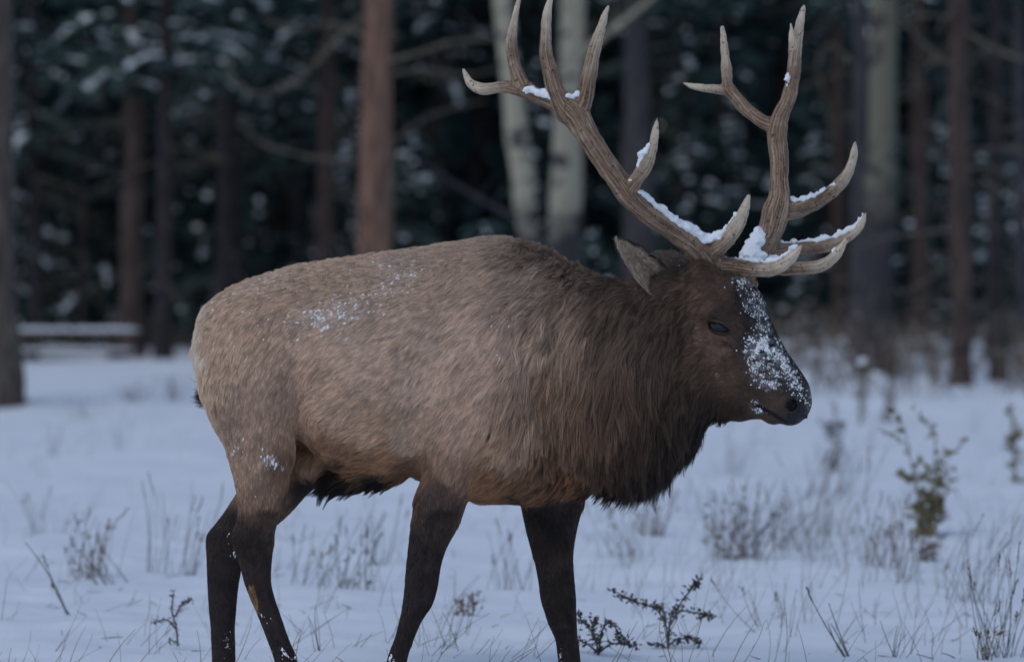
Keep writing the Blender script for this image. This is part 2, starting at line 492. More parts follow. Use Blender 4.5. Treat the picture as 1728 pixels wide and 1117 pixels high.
tree('t13', 'pine_tree', 1417, 57, 24, 'redgrey', 'narrow brown trunk behind the tips of the far brow tines', 'tree', PG, h=15, crown=5, cr=1.5, dead=18)
tree('t14', 'pine_tree', 1444, 48.5, 22, 'purple', 'slim grey trunk hugging the left side of the old olive aspen', 'tree', PG, h=15, crown=6, cr=1.4)
tree('a3', 'aspen_tree', 1481, 45, 50, M_OLDASPEN, 'old olive-grey aspen with a dark lower trunk right of the antlers', 'tree', AG, h=15, crown=7, cr=1.6, nb=0, lean=.012, dead=5)
tree('t15', 'pine_tree', 1557, 53, 25, 'redgrey', 'slim reddish trunk between the old aspen and the right pines', 'tree', PG, h=16, crown=5.2, cr=1.5, dead=20)
tree('t16', 'pine_tree', 1623, 41.5, 32, 'redgrey', 'dark reddish pine with its foot in tan grass near the right edge', 'tree', PG, h=17, crown=5.5, cr=1.7, dead=22)
tree('t17', 'pine_tree', 1680, 43.5, 24, 'dark', 'near-black trunk just left of the snow-capped weed at the right edge', 'tree', PG, h=15, crown=5.4, cr=1.5, lean=-.012)
tree('t18', 'pine_tree', 1724, 52, 20, 'purple', 'grey trunk on the right edge of the frame', 'tree', PG, h=15, crown=5.4, cr=1.5)
tree('a4', 'aspen_tree', 459, 66, 30, M_ASPEN, 'faint pale trunk deep in the woods above the elk hindquarters', 'tree', AG, h=13, crown=6, nb=0, dead=2)
tree('t19', 'pine_tree', 742, 64, 26, 'dark', 'dim dark trunk between the reddish pine and the leaning aspen', 'tree', PG, h=15, crown=4.5, cr=1.7, dead=24)
tree('t20', 'pine_tree', 500, 62, 20, 'purple', 'slim grey trunk between the broad dark trunk and the brown pine', 'tree', PG, h=15, crown=4.2, cr=1.7, dead=24)

def limb(key, pts, d, w0, w1, mat=None, twigs=4):
    """a curved dead limb given by photo points at its own distance"""
    root = TREES[key][0]
    q = np.array([PX(a, b_, d - CAM_D + o) for (a, b_, o) in pts])
    s = np.r_[0, np.cumsum(np.linalg.norm(np.diff(q, axis=0), axis=1))]
    X, Y = smooth_curve(s, q, 16)
    mb = MB(); mb.tube(Y, np.linspace(w0, w1 * .7, 16) * .8 * d / FPX / 2, 7)
    for k in range(twigs):
        i = RNG.integers(4, 15); v = RNG.normal(0, 1, 3) * np.array((1, .6, .8)); v /= np.linalg.norm(v); Lw = RNG.uniform(.2, .6)
        mb.tube([Y[i], Y[i] + v * Lw * .5, Y[i] + v * Lw + np.array((0, 0, -.06))], [.009, .006, .003], 4)
    return mb.build('branch', mat or M_TWIG, root)
limb('t8', [(622,20,0),(575,62,-.3),(530,110,-.5),(480,150,-.6),(432,160,-.6),(396,132,-.5),(380,85,-.4)], 44, 13, 6)
limb('t8', [(618,275,0),(560,270,-.3),(490,258,-.5),(440,240,-.6),(400,205,-.6)], 44, 11, 5)
limb('t8', [(640,108,0),(700,92,-.3),(770,70,-.5),(850,66,-.6)], 44, 11, 5)
limb('t8', [(640,128,0),(710,118,-.2),(790,126,-.4),(840,118,-.5)], 44, 8, 4)
limb('t8', [(635,275,0),(680,225,.2),(740,190,.4),(820,170,.5)], 44, 9, 4)
limb('t8', [(615,60,0),(560,40,.3),(500,52,.4),(440,30,.5)], 44, 10, 4)
limb('a2', [(975,98,0),(1015,64,-.2),(1060,30,-.3),(1120,-20,-.4)], 49, 20, 10, M_ASPEN, 1)
limb('a1', [(880,370,0),(840,352,-.2),(780,318,-.4),(720,280,-.6),(690,262,-.7)], 48, 15, 6, M_BARK['purple'])
limb('t14', [(1444,110,0),(1400,75,-.2),(1380,110,-.3),(1395,180,-.3),(1405,235,-.3)], 48.5, 8, 4)
limb('t16', [(1622,50,0),(1660,72,-.2),(1700,92,-.3),(1760,110,-.4)], 41.5, 10, 5)
limb('t16', [(1622,120,0),(1590,100,-.2),(1545,60,-.3),(1520,20,-.4)], 41.5, 9, 4)
limb('a3', [(1478,190,0),(1520,150,.2),(1560,130,.3)], 45, 9, 4)

# ------------------------------------------------------------------ young snow-laden spruces between the trunks
def young_spruce(px, d, h, r, label, snow=.75, nb=46, ns=26):
    y = d - CAM_D; x = (px - 864) * d / FPX
    g = float(ground_h(x, y))
    root = tag(empty('young_spruce', (0, 0, 0)), label, 'spruce', 'snow-laden young spruces')
    mb = MB(); mb.tube([(x, y, g - .1), (x, y, g + h * .5), (x, y, g + h)], [.03 + h * .008, .02 + h * .004, .006], 7)
    mb.build('trunk', M_BARK['dark'], root)
    Q, SC, lines = conifer_crown(x, y, g + .15, g + h, r, nb, ns, rtop=.06, size=.8)
    c = MB(); c.quads(Q); c.build('crown', M_NEEDLE, root, smooth=False)
    k = SC[RNG.random(len(SC)) < snow * np.clip((vnoise(SC, 1.3, 79) - .40) * 6, .05, 1.2)]
    Vs, Fs = lumps(k, RNG.uniform(.025, .085, len(k)), np.array((0, 0, 1.0))[None].repeat(len(k), 0), np.full(len(k), .55))
    tag(mesh_obj('snow', Vs, Fs, M_SNOW_LUMP, root, smooth=True), kind='stuff')
for a in [(30, 63, 4.6, 1.5, 'young spruce tucked behind the big left-edge pine'), (105, 64, 4.0, 1.4, 'young spruce behind the snowy picnic table'), (175, 63, 5.2, 1.5, 'taller young spruce between the thin dark trunk and the table pine'),
          (335, 62, 4.2, 1.3, 'young spruce beside the broad dark trunk over the elk rump'), (440, 61, 4.8, 1.3, 'snowy young spruce beside the faint pale trunk'),
          (590, 60, 4.0, 1.3, 'young spruce filling the gap left of the reddish pine'), (695, 56, 3.2, 1.2, 'young spruce right of the reddish pine'),
          (812, 54, 1.9, 1.0, 'small snow-heavy spruce at the foot of the leaning aspen'), (1005, 52, 1.75, .9, 'small snow-heavy spruce at the foot of the upright aspen'),
          (1160, 60, 5.0, 1.4, 'tall young spruce with snow dabs between the antlers'), (1255, 61, 4.4, 1.4, 'young spruce behind the far antler base'),
          (1375, 60, 3.9, 1.3, 'young spruce right of the far antler beam'), (1530, 56, 3.3, 1.2, 'young spruce with a snowy shelf right of the old aspen'),
          (1590, 58, 3.4, 1.2, 'young spruce between the slim reddish trunk and the dark reddish pine'), (1655, 57, 3.0, 1.1, 'young spruce between the two rightmost dark trunks'), (1712, 55, 2.9, 1.1, 'young spruce at the right edge of the frame'),
          (905, 59, 4.4, 1.2, 'young spruce seen between the two white aspens')]:
    young_spruce(*a)

# ------------------------------------------------------------------ the wood beyond reads as one dark mass
FQ = []; FS = []; FT = MB()
for row, (d, step, hh) in enumerate(((64, 2.0, 11), (68, 2.0, 12), (73, 2.1, 13), (79, 2.3, 14), (84, 2.6, 15), (90, 2.6, 17), (97, 3.0, 20), (110, 3.2, 24), (122, 3.4, 26), (136, 3.6, 28), (150, 3.6, 30), (165, 3.6, 32))):
    half = 9 + d * .22
    for x in np.arange(-half, half, step):
        x = x + RNG.uniform(-.8, .8); y = d - CAM_D + RNG.uniform(-2, 2); h = hh * RNG.uniform(.75, 1.15)
        z0 = float(ground_h(x, y))
        near = d < 90
        Q, SC, _ = conifer_crown(x, y, z0 + (.3 if RNG.random() < .6 else 1.6), z0 + h, RNG.uniform(1.3, 2.0), 52 if near else 46, 15 if near else 18, size=1.8 if near else 3.2)
        FQ.append(Q); FS.append(SC[RNG.random(len(SC)) < .22 * np.clip((vnoise(SC, .7, 78) - .50) * 8, 0, 1.6)])
        FT.tube([(x, y, z0 - .2), (x, y, z0 + h * .6), (x, y, z0 + h)], [.16, .08, .02], 6)
fq = MB(); fq.quads(np.concatenate(FQ))
far = tag(fq.build('far_forest', M_NEEDLE2, None, smooth=False), 'dark dense conifer wood filling the background', None, None, 'stuff')
FT.build('trunks', M_BARK['dark'], far)
SC = np.concatenate(FS)
Vs, Fs = lumps(SC, RNG.uniform(.03, .085, len(SC)), np.array((0, 0, 1.0))[None].repeat(len(SC), 0), np.full(len(SC), .5))
mesh_obj('snow', Vs, Fs, M_SNOW_LUMP, far, smooth=True)

# ------------------------------------------------------------------ picnic table sunk in the snow at the forest edge
by_ = 53.0 - CAM_D
bxa, bxb = (14 - 864) * 53 / FPX, (234 - 864) * 53 / FPX
gz = float(ground_h((bxa + bxb) / 2, by_))
table = tag(empty('picnic_table', ((bxa + bxb) / 2, by_, gz - .30)), 'snow-topped wooden picnic table sunk in snow behind the left pine', 'picnic table')
def box(mb, x0, x1, y0, y1, z0, z1):
    V = [(x0, y0, z0), (x1, y0, z0), (x1, y1, z0), (x0, y1, z0), (x0, y0, z1), (x1, y0, z1), (x1, y1, z1), (x0, y1, z1)]
    mb.add(V, [(3, 2, 1, 0), (4, 5, 6, 7), (0, 1, 5, 4), (1, 2, 6, 5), (2, 3, 7, 6), (3, 0, 4, 7)])
hl = (bxb - bxa) / 2
for k in range(5):
    m_ = MB(); box(m_, -hl, hl, -.37 + k * .15, -.37 + k * .15 + .14, .66, .705); m_.build('top_plank', M_WOOD, table, False)
for sy in (-.72, .46):
    for k in range(2):
        m_ = MB(); box(m_, -hl, hl, sy + k * .14, sy + k * .14 + .13, .40, .44); m_.build('seat_plank', M_WOOD, table, False)
for sx in (-hl + .25, hl - .34):
    for sg in (-1, 1):
        m_ = MB(); m_.tube([(sx, sg * .62, -.02), (sx, sg * .22, .656)], [.055, .055], 4); m_.build('leg', M_WOOD, table, False)
    m_ = MB(); box(m_, sx + .05, sx + .10, -.72, .72, .30, .395); m_.build('cross_beam', M_WOOD, table, False)
def slab(hx, y0, y1, z, th):
    U, W = 30, 9; sv = []
    for i in range(U):
        for j in range(W):
            u = i / (U - 1) * 2 - 1; v = j / (W - 1) * 2 - 1
            e = max(0, 1 - abs(u)**14) * max(0, 1 - abs(v)**6)
            sv.append((u * hx * 1.003, (y0 + y1) / 2 + v * (y1 - y0) / 2, z + .002 + th * e * (1 + .5 * random.random())))
    sf = [(i * W + j, (i + 1) * W + j, (i + 1) * W + j + 1, i * W + j + 1) for i in range(U - 1) for j in range(W - 1)]
    tag(mesh_obj('snow', sv, sf, M_SNOW_LUMP, table, True), kind='stuff')
slab(hl, -.37, .37, .705, .03); slab(hl, -.72, -.45, .44, .02)

# ------------------------------------------------------------------ weeds, shrubs and tufts standing in the snow
M_OLIVE = noise_mat('weed_olive', (.11, .095, .045), (.26, .22, .115), 14, .85)
M_BROWN = noise_mat('weed_brown', (.085, .055, .038), (.20, .135, .095), 14, .85)
M_GREYSTEM = noise_mat('stem_grey', (.085, .085, .090), (.19, .185, .175), 14, .85)
M_STRAW = noise_mat('straw', (.13, .115, .095), (.27, .235, .19), 14, .85)
M_DARKLEAF = noise_mat('dark_leaf', (.045, .042, .045), (.12, .105, .095), 14, .8)

def place(px, py):
    x, y, sc = ground_at(px, py)
    return x, y, float(ground_h(x, y)) - .01, sc

def stem(mb, p0, tip, r, bend=.1, n=7):
    p0 = np.array(p0, float); tip = np.array(tip, float)
    t = np.linspace(0, 1, n)[:, None]
    L = np.linalg.norm(tip - p0)
    b = np.array((RNG.normal(0, 1), RNG.normal(0, 1), .2)); b = b / np.linalg.norm(b) * L * bend
    P = p0 * (1 - t) + tip * t + b * (t * (1 - t) * 2)
    mb.tube(P, np.linspace(r, r * .45, n), 4)
    return P

def grass_tuft(px, py, hpx, spread, n, label, mat=None, seed=.35, lean=0.0, leaf=0.0, group='dry tufts in the snow', rr=.0017):
    x, y, z, sc = place(px, py)
    H = hpx / sc; Sp = spread / sc
    root = tag(empty('grass_tuft', (0, 0, 0)), label, 'grass tuft', group)
    mb = MB(); hd = MB()
    for k in range(n):
        bx, by = x + RNG.normal(0, .22) * Sp, y + RNG.normal(0, .22) * Sp
        hh = H * RNG.uniform(.4, 1.0)
        tip = (bx + RNG.normal(0, .4) * Sp * (hh / H) + lean * hh, by + RNG.normal(0, .3) * Sp, z + hh)
        if n <= 16: mb = MB()
        P = stem(mb, (bx, by, z - .02), tip, rr * RNG.uniform(.7, 1.3), .12)
        if RNG.random() < seed:
            d = P[-1] - P[-3]
            for q in range(5):
                hd.leaf(P[-1] - d * .12 * q, d + RNG.normal(0, .02, 3), .004, .022)
        for q in range(int(leaf * 10 * RNG.random())):
            i = RNG.integers(1, 6)
            hd.leaf(P[i], np.array((RNG.normal(), RNG.normal(), .4)), .006, RNG.uniform(.02, .05))
        if n <= 16: mb.build('stem', mat or M_GREYSTEM, root)
    if n > 16: mb.build('stems', mat or M_GREYSTEM, root)['kind'] = 'stuff'
    if hd.n: hd.build('leaves', M_BROWN, root, False)
    return root

def tall_weed(px, py, hpx, wpx, label, dense=1.0, cap=False, mat=None):
    x, y, z, sc = place(px, py)
    H = hpx / sc; Wd = wpx / sc
    root = tag(empty('tall_weed', (0, 0, 0)), label, 'weed', 'tall weeds')
    st = MB(); lf = MB(); tips = []
    for k in range(3):
        top = np.array((x + RNG.normal(0, .18) * Wd, y + RNG.normal(0, .1) * Wd, z + H * (1 - .18 * k)))
        P = stem(st, (x + RNG.normal(0, .01), y, z - .02), top, .005, .04, 12)
        tips.append(P[-1])
        for q in range(int(26 * dense)):
            i = RNG.integers(1, 12); u = i / 11
            a = RNG.random() * 6.283
            rad = Wd * .62 * (.35 + .65 * u) * RNG.uniform(.4, 1)
            if u > .35 and RNG.random() < .30:
                e = P[i] + np.array((math.cos(a) * rad, math.sin(a) * rad, rad * RNG.uniform(.5, 1.1)))
                B = stem(st, P[i], e, .0028, .12, 6)
                for w in range(9):
                    j = RNG.integers(2, 6); lf.leaf(B[j], np.array((RNG.normal(), RNG.normal(), RNG.normal(.1, .7))), .010, RNG.uniform(.02, .055))
                tips.append(B[-1])
            else:
                for w in range((6 if dense > .8 else 1) if u < .5 else (1 if RNG.random() < .6 else 0)):
                    lf.leaf(P[i] + RNG.normal(0, .018, 3), np.array((math.cos(a + w), math.sin(a + w), RNG.normal(.3, .4))), .015, RNG.uniform(.04, .11))
    st.build('stems', M_OLIVE if mat is None else mat, root)
    lf.build('leaves', M_OLIVE if mat is None else mat, root, False)
    if cap:
        c = np.array(tips[:1] + [t for t in tips[1:] if RNG.random() < .4])
        R = RNG.uniform(.010, .018, len(c)); R[0] = cap
        V, F = lumps(c, R, np.array((0, 0, 1.0))[None].repeat(len(c), 0), np.full(len(c), .6))
        tag(mesh_obj('snow', V, F, M_SNOW_LUMP, root, True), kind='stuff')

def low_shrub(px, py, arms, label, sc_leaf=1.0):
    """arms: photo polylines from the base outwards, bearing small curled leaves"""
    x, y, z, sc = place(px, py)
    root = tag(empty('low_shrub', (0, 0, 0)), label, 'shrub', 'low leafy shrubs')
    st = MB(); lf = MB()
    for arm in arms:
        q = np.array([PX(a, b_, y + RNG.normal(0, .04)) for a, b_ in arm])
        q[0] = PX(arm[0][0], arm[0][1], y)
        s = np.r_[0, np.cumsum(np.linalg.norm(np.diff(q, axis=0), axis=1))]
        X, Y = smooth_curve(s, q, 12)
        st.tube(Y, np.linspace(.0042, .0018, 12), 5)
        for k in range(int(46 * s[-1] / .2)):
            i = int(np.clip(RNG.beta(2.2, 1.2) * 12, 0, 11))
            lf.leaf(Y[i] + RNG.normal(0, .006, 3), np.array((RNG.normal(), RNG.normal() * .7, RNG.normal(.1, .8))), .0055 * sc_leaf, RNG.uniform(.012, .026) * sc_leaf)
    st.build('stems', M_DARKLEAF, root); lf.build('leaves', M_DARKLEAF, root, False)

tall_weed(1562, 905, 212, 92, 'tall olive-brown leafy weed standing alone in the right foreground snow')
tall_weed(1408, 785, 105, 42, 'grey-green weed below and right of the elk muzzle', .6, False, M_GREYSTEM)
tall_weed(1452, 722, 108, 40, 'weed with a round snow cap in front of the old aspen', .5, .05, M_STRAW)
tall_weed(1712, 808, 126, 44, 'weed with a snow cap cut by the right frame edge', .7, .045, M_OLIVE)
tall_weed(1500, 715, 62, 34, 'short tan weed at the foot of the old aspen', .4, .02, M_BROWN)
low_shrub(1128, 1098, [[(1128,1098),(1125,1060),(1110,1030),(1075,1015),(1036,997)], [(1128,1098),(1130,1050),(1150,1015),(1170,990),(1182,976)], [(1128,1060),(1150,1030),(1180,1035),(1203,1040)],
                      [(1126,1090),(1145,1078),(1165,1075),(1180,1086)], [(1126,1095),(1110,1085),(1098,1088)], [(1125,1050),(1118,1030),(1100,1018)]], 'dark twiggy shrub with curled leaves right of the far front leg')
low_shrub(1010, 1112, [[(1010,1112),(1005,1075),(985,1050),(972,1034)], [(1010,1112),(1015,1065),(1030,1050),(1045,1068),(1060,1085)], [(1008,1100),(990,1085),(975,1080)], [(1012,1100),(1035,1085),(1075,1090)],
                      [(1008,1090),(1000,1060),(1003,1040)]], 'dark leafy shrub touching the far front leg of the elk')
low_shrub(296, 1090, [[(300,1090),(298,1060),(290,1030),(293,998)], [(298,1062),(280,1045),(258,1050)], [(300,1085),(285,1078)], [(296,1040),(305,1022),(322,1012)]], 'small bare grey twig left of the far hind leg', .6)

grass_tuft(1240, 945, 140, 150, 60, 'largest dark green-brown tuft in the snow between muzzle and shrub', M_DARKLEAF, .3, .1, .5)
grass_tuft(1100, 905, 90, 60, 26, 'reddish-brown tuft under the fringe of the mane', M_BROWN, .3, 0, .3)
grass_tuft(1052, 940, 100, 60, 14, 'leaning grey twigs right of the far front leg', M_GREYSTEM, .3, -.3, .2)
grass_tuft(1330, 925, 130, 120, 26, 'thin grey stems right of the largest tuft', M_GREYSTEM, .4, .15)
grass_tuft(1395, 905, 150, 110, 24, 'straw stems between the thin grey stems and the tall olive weed', M_STRAW, .5, .1)
grass_tuft(1475, 960, 130, 90, 24, 'tan stems just left of the tall olive weed', M_BROWN, .5, .1, .2)
grass_tuft(1562, 942, 52, 34, 22, 'rust-brown clump at the foot of the tall olive weed', M_BROWN, .4, 0, .6)
grass_tuft(1520, 985, 120, 110, 16, 'sparse straw stems below the tall olive weed', M_STRAW, .4, .1)
grass_tuft(1640, 1010, 150, 120, 22, 'grey stems right of the tall olive weed', M_GREYSTEM, .3, .2)
grass_tuft(1690, 1095, 190, 90, 26, 'tall grey stems in the bottom right corner', M_GREYSTEM, .3, .05)
grass_tuft(1665, 1117, 80, 40, 16, 'short tan clump at the bottom right edge of the snow', M_STRAW, .4, 0, .2)
grass_tuft(1432, 1112, 120, 20, 4, 'single bent grass stalks arching left in the lower right snow', M_GREYSTEM, .2, -.55, rr=.003)
grass_tuft(1510, 1110, 90, 60, 7, 'few slanting stalks between the arching stalks and the right corner', M_GREYSTEM, .2, .4)
grass_tuft(1290, 1060, 110, 120, 8, 'faint stalks above the dark shrub on the right', M_STRAW, .2, -.2)
grass_tuft(1230, 800, 90, 60, 14, 'dim stems in the snow below the elk chin', M_GREYSTEM, .3, .2)
grass_tuft(1400, 830, 120, 90, 18, 'dim stems left of the grey-green weed foot', M_GREYSTEM, .3, .25)
grass_tuft(150, 985, 120, 90, 26, 'brown tangled tuft in the left foreground snow', M_BROWN, .4, .1, .3)
grass_tuft(190, 992, 60, 60, 8, 'stalks lying right of the brown tangled tuft', M_GREYSTEM, .2, -.9, rr=.003)
grass_tuft(118, 1042, 130, 26, 3, 'two long stalks leaning left near the left frame edge', M_GREYSTEM, .6, -.65, rr=.003)
grass_tuft(70, 915, 110, 80, 8, 'thin pale stems at the far left of the snow', M_STRAW, .4, -.1)
grass_tuft(262, 975, 170, 60, 9, 'upright grey stems midway between the left tuft and the elk', M_GREYSTEM, .4, .05)
grass_tuft(318, 975, 175, 60, 10, 'upright seed-headed stems just left of the far hind leg', M_GREYSTEM, .5, .15, .1)
grass_tuft(585, 1000, 130, 90, 22, 'grey leafy stems in the gap below the belly', M_GREYSTEM, .4, .1, .3)
grass_tuft(510, 990, 140, 80, 12, 'slanting stems right of the near hind leg', M_GREYSTEM, .3, .35)
grass_tuft(640, 950, 150, 60, 10, 'thin upright stems just left of the near front leg', M_GREYSTEM, .3, .1)
grass_tuft(785, 1042, 50, 40, 16, 'small reddish-brown tuft between the front legs', M_BROWN, .4, 0, .5)
grass_tuft(850, 985, 130, 110, 16, 'dim stems standing between the front legs', M_GREYSTEM, .3, .1)
grass_tuft(540, 1112, 110, 20, 4, 'few stalks under the belly near the bottom edge', M_GREYSTEM, .2, -.2)
grass_tuft(95, 770, 70, 60, 10, 'short dark stems on the snow below the big left pine', M_GREYSTEM, .3, 0)
grass_tuft(200, 765, 75, 50, 9, 'short dark stems in the snow left of the elk thigh', M_GREYSTEM, .5, 0)
grass_tuft(225, 690, 42, 60, 26, 'pinkish twigs in the far snow right of the picnic table', M_BROWN, .5, 0, .4)
grass_tuft(290, 688, 48, 44, 24, 'pinkish twigs in the far snow beside the elk rump', M_BROWN, .5, 0, .4)
grass_tuft(140, 705, 44, 60, 16, 'faint grey twigs in the far snow below the picnic table', M_GREYSTEM, .4, 0, .3)

# thin dry grass and forest-edge brush that nobody could count
dg = MB()
for k in range(1150):
    py = 690 + 470 * RNG.random()**.8; px = RNG.uniform(-80, 1810)
    if (px < 900 or py > 1000) and RNG.random() < .68: continue
    x, y, z, sc = place(px, py)
    for q in range(RNG.integers(1, 4)):
        hh = RNG.uniform(.05, .26) * (1 if px > 1000 else .75)
        a, b_ = x + RNG.normal(0, .03), y + RNG.normal(0, .03)
        stem(dg, (a, b_, z - .02), (a + RNG.normal(.03, .07), b_ + RNG.normal(0, .05), z + hh), RNG.uniform(.0009, .0017), .15, 5)
for k in range(260):
    py = 800 + 360 * RNG.random(); px = RNG.uniform(-80, 1810)
    x, y, z, sc = place(px, py)
    a = RNG.random() * 6.283; L_ = RNG.uniform(.015, .09)
    stem(dg, (x, y, z + .008), (x + math.cos(a) * L_, y + math.sin(a) * L_, z + .012 + RNG.uniform(0, .02)), RNG.uniform(.0012, .003), .2, 4)
tag(dg.build('dry_grass', M_STRAW), 'thin dry grass poking through the snow', None, None, 'stuff')

br = MB(); bl = MB()
for k in range(620):
    d = RNG.uniform(38, 62)
    px = RNG.uniform(1255, 1800) if RNG.random() < .8 else RNG.uniform(-80, 900)
    if px < 1000: d = RNG.uniform(54, 63)
    x = (px - 864) * d / FPX; y = d - CAM_D; z = float(ground_h(x, y))
    hh = RNG.uniform(.15, .75) if px > 1000 else RNG.uniform(.1, .4)
    P = stem(br, (x, y, z - .02), (x + RNG.normal(0, .16), y + RNG.normal(0, .1), z + hh), RNG.uniform(.004, .009), .15, 6)
    for q in range(4):
        i = RNG.integers(2, 6); e = P[i] + np.array((RNG.normal(0, .12), RNG.normal(0, .1), RNG.uniform(.03, .2)))
        stem(br, P[i], e, .003, .1, 4)
        if RNG.random() < .7: bl.leaf(e, RNG.normal(0, 1, 3), .02, RNG.uniform(.04, .12))
bush = tag(br.build('forest_edge_brush', M_BROWN), 'brown dry brush along the foot of the trees', None, None, 'stuff')
bl.build('leaves', M_STRAW, bush, False)
k = RNG.random((260, 2))
bx = RNG.uniform(1260, 1790, 260); bd = RNG.uniform(42, 60, 260)
C = np.stack([(bx - 864) * bd / FPX, bd - CAM_D, ground_h((bx - 864) * bd / FPX, bd - CAM_D) + RNG.uniform(0, .5, 260)**1.5], 1)
Vs, Fs = lumps(C, RNG.uniform(.03, .11, 260), np.array((0, 0, 1.0))[None].repeat(260, 0), np.full(260, .5))
mesh_obj('snow', Vs, Fs, M_SNOW_LUMP, bush, True)


# ------------------------------------------------------------------ the elk
def elk_px(p):
    """world point -> photo pixel at its own depth"""
    k = FPX / (CAM_D + p[:, 1])
    return 864.0 + p[:, 0] * k, HOR - (p[:, 2] - CAM_H) * k

def ell(a, b, wa, wb, n=2.0):
    """first-order distance to the ellipse (a/wa)^n+(b/wb)^n = 1"""
    u = np.abs(a) / wa; v = np.abs(b) / wb
    if n != 2.0:
        r = (u**n + v**n + 1e-9) ** (1 / n)
        gr = np.sqrt((u**(n - 1) / wa)**2 + (v**(n - 1) / wb)**2) / (r**(n - 1) + 1e-9)
    else:
        r = np.sqrt(u * u + v * v + 1e-9)
        gr = np.sqrt((u / wa)**2 + (v / wb)**2) / r
    return (r - 1) / np.maximum(gr, 1.0 / np.maximum(wa, wb))

# trunk of the body: photo column, top row, bottom row, half width (m), sideways centre (m)
TORSO = np.array([
    (330, 580, 600, .012, .0), (334, 556, 625, .065, .00), (342, 530, 665, .125, .0), (358, 510, 705, .17, .0), (384, 493, 745, .215, .0),
    (420, 476, 765, .245, .0), (460, 463, 760, .26, .0), (500, 452, 752, .27, .0), (540, 446, 776, .285, .0),
    (600, 438, 800, .30, .0), (660, 430, 808, .305, .0), (720, 423, 818, .305, .0), (780, 416, 838, .295, .0),
    (830, 411, 848, .28, .0), (880, 416, 850, .265, -.005), (930, 438, 846, .25, -.015), (980, 464, 832, .235, -.03),
    (1020, 476, 806, .222, -.05), (1060, 484, 798, .208, -.07), (1100, 486, 784, .19, -.09), (1140, 487, 755, .165, -.105),
    (1170, 500, 728, .14, -.115), (1195, 525, 700, .115, -.12), (1215, 560, 672, .08, -.125), (1232, 600, 640, .03, -.13)], float)
_tx = (TORSO[:, 0] - 864) / S0
TX, TY = smooth_curve(_tx, np.stack([CAM_H + (HOR - TORSO[:, 1]) / S0, CAM_H + (HOR - TORSO[:, 2]) / S0, TORSO[:, 3], TORSO[:, 4]], 1))

def sdf_torso(P):
    x, y, z = P[:, 0], P[:, 1], P[:, 2]
    xc = np.clip(x, TX[0], TX[-1])
    t, b, w, yc = [np.interp(xc, TX, TY[:, k]) for k in range(4)]
    zc = (t + b) / 2; hh = (t - b) / 2
    # narrower towards the spine, fuller low on the barrel
    s = (z - zc) / hh
    w2 = w * (1 - 0.16 * np.clip(s, -1, 1) - 0.10 * np.clip(s, 0, 1)**2)
    f = ell(y - yc, z - zc, w2, hh, 2.15)
    return f + np.abs(x - xc) * 0.9

# legs: photo row, left column, right column, sideways centre, half width
LEGS = {
 'near_front': [(700, 730, 850, -.17, .09), (760, 712, 830, -.175, .09), (817, 703, 800, -.17, .082), (860, 698, 783, -.165, .07), (885, 694, 774, -.16, .062),
                (928, 689, 752, -.155, .052), (954, 686, 744, -.15, .048), (990, 683, 738, -.15, .048), (1018, 680, 730, -.15, .046), (1048, 674, 711, -.15, .036),
                (1078, 666, 698, -.15, .031), (1112, 654, 687, -.15, .03), (1150, 648, 684, -.15, .034), (1185, 642, 690, -.15, .042), (1205, 640, 696, -.15, .046)],
 'far_front': [(740, 880, 990, .14, .085), (800, 878, 992, .145, .085), (851, 880, 984, .145, .075), (890, 887, 974, .145, .065), (932, 898, 967, .14, .052),
               (954, 904, 967, .14, .049), (980, 909, 969, .14, .048), (1005, 912, 971, .14, .047), (1031, 919, 972, .14, .042), (1052, 926, 973, .14, .036),
               (1082, 938, 975, .14, .031), (1112, 942, 979, .14, .03), (1150, 944, 984, .14, .034), (1185, 944, 994, .14, .042), (1205, 942, 1000, .14, .046)],
 'near_hind': [(640, 350, 500, -.15, .10), (700, 362, 506, -.17, .10), (757, 381, 504, -.165, .098), (804, 394, 490, -.16, .085), (847, 402, 480, -.155, .068), (880, 399, 468, -.15, .052),
               (905, 392, 463, -.148, .044), (930, 397, 460, -.146, .042), (950, 404, 458, -.145, .04), (980, 412, 457, -.145, .036), (1005, 421, 462, -.145, .034),
               (1035, 434, 472, -.145, .033), (1078, 451, 487, -.145, .032), (1117, 464, 503, -.145, .032), (1150, 470, 508, -.145, .036), (1185, 466, 516, -.145, .042), (1205, 464, 520, -.145, .046)],
 'far_hind': [(700, 460, 580, .14, .10), (760, 440, 566, .15, .095), (811, 412, 541, .155, .085), (838, 396, 514, .155, .072), (862, 380, 492, .155, .06), (881, 366, 472, .155, .052),
              (903, 350, 440, .15, .045), (925, 348, 418, .15, .042), (945, 349, 410, .15, .041), (971, 350, 405, .15, .037), (997, 351, 401, .15, .034),
              (1030, 353, 398, .15, .033), (1061, 356, 396, .15, .032), (1112, 358, 397, .15, .032), (1150, 356, 400, .15, .036), (1185, 350, 406, .15, .042), (1205, 348, 410, .15, .046)],
}
LEGT = {}
for k, rows in LEGS.items():
    r = np.array(rows, float)
    sc = (CAM_D + r[:, 3]) / FPX
    z = CAM_H + (HOR - r[:, 0]) * sc
    xa = (r[:, 1] - 864) * sc; xb = (r[:, 2] - 864) * sc
    o = np.argsort(z)
    LEGT[k] = smooth_curve(z[o], np.stack([(xa + xb) / 2, (xb - xa) / 2, r[:, 3], r[:, 4]], 1)[o])

def sdf_leg(P, key):
    Z, T = LEGT[key]
    z = np.clip(P[:, 2], Z[0], Z[-1])
    xc, a, yc, b = [np.interp(z, Z, T[:, k]) for k in range(4)]
    return ell(P[:, 0] - xc, P[:, 1] - yc, a, b, 2.1) + np.abs(P[:, 2] - z) * 0.9

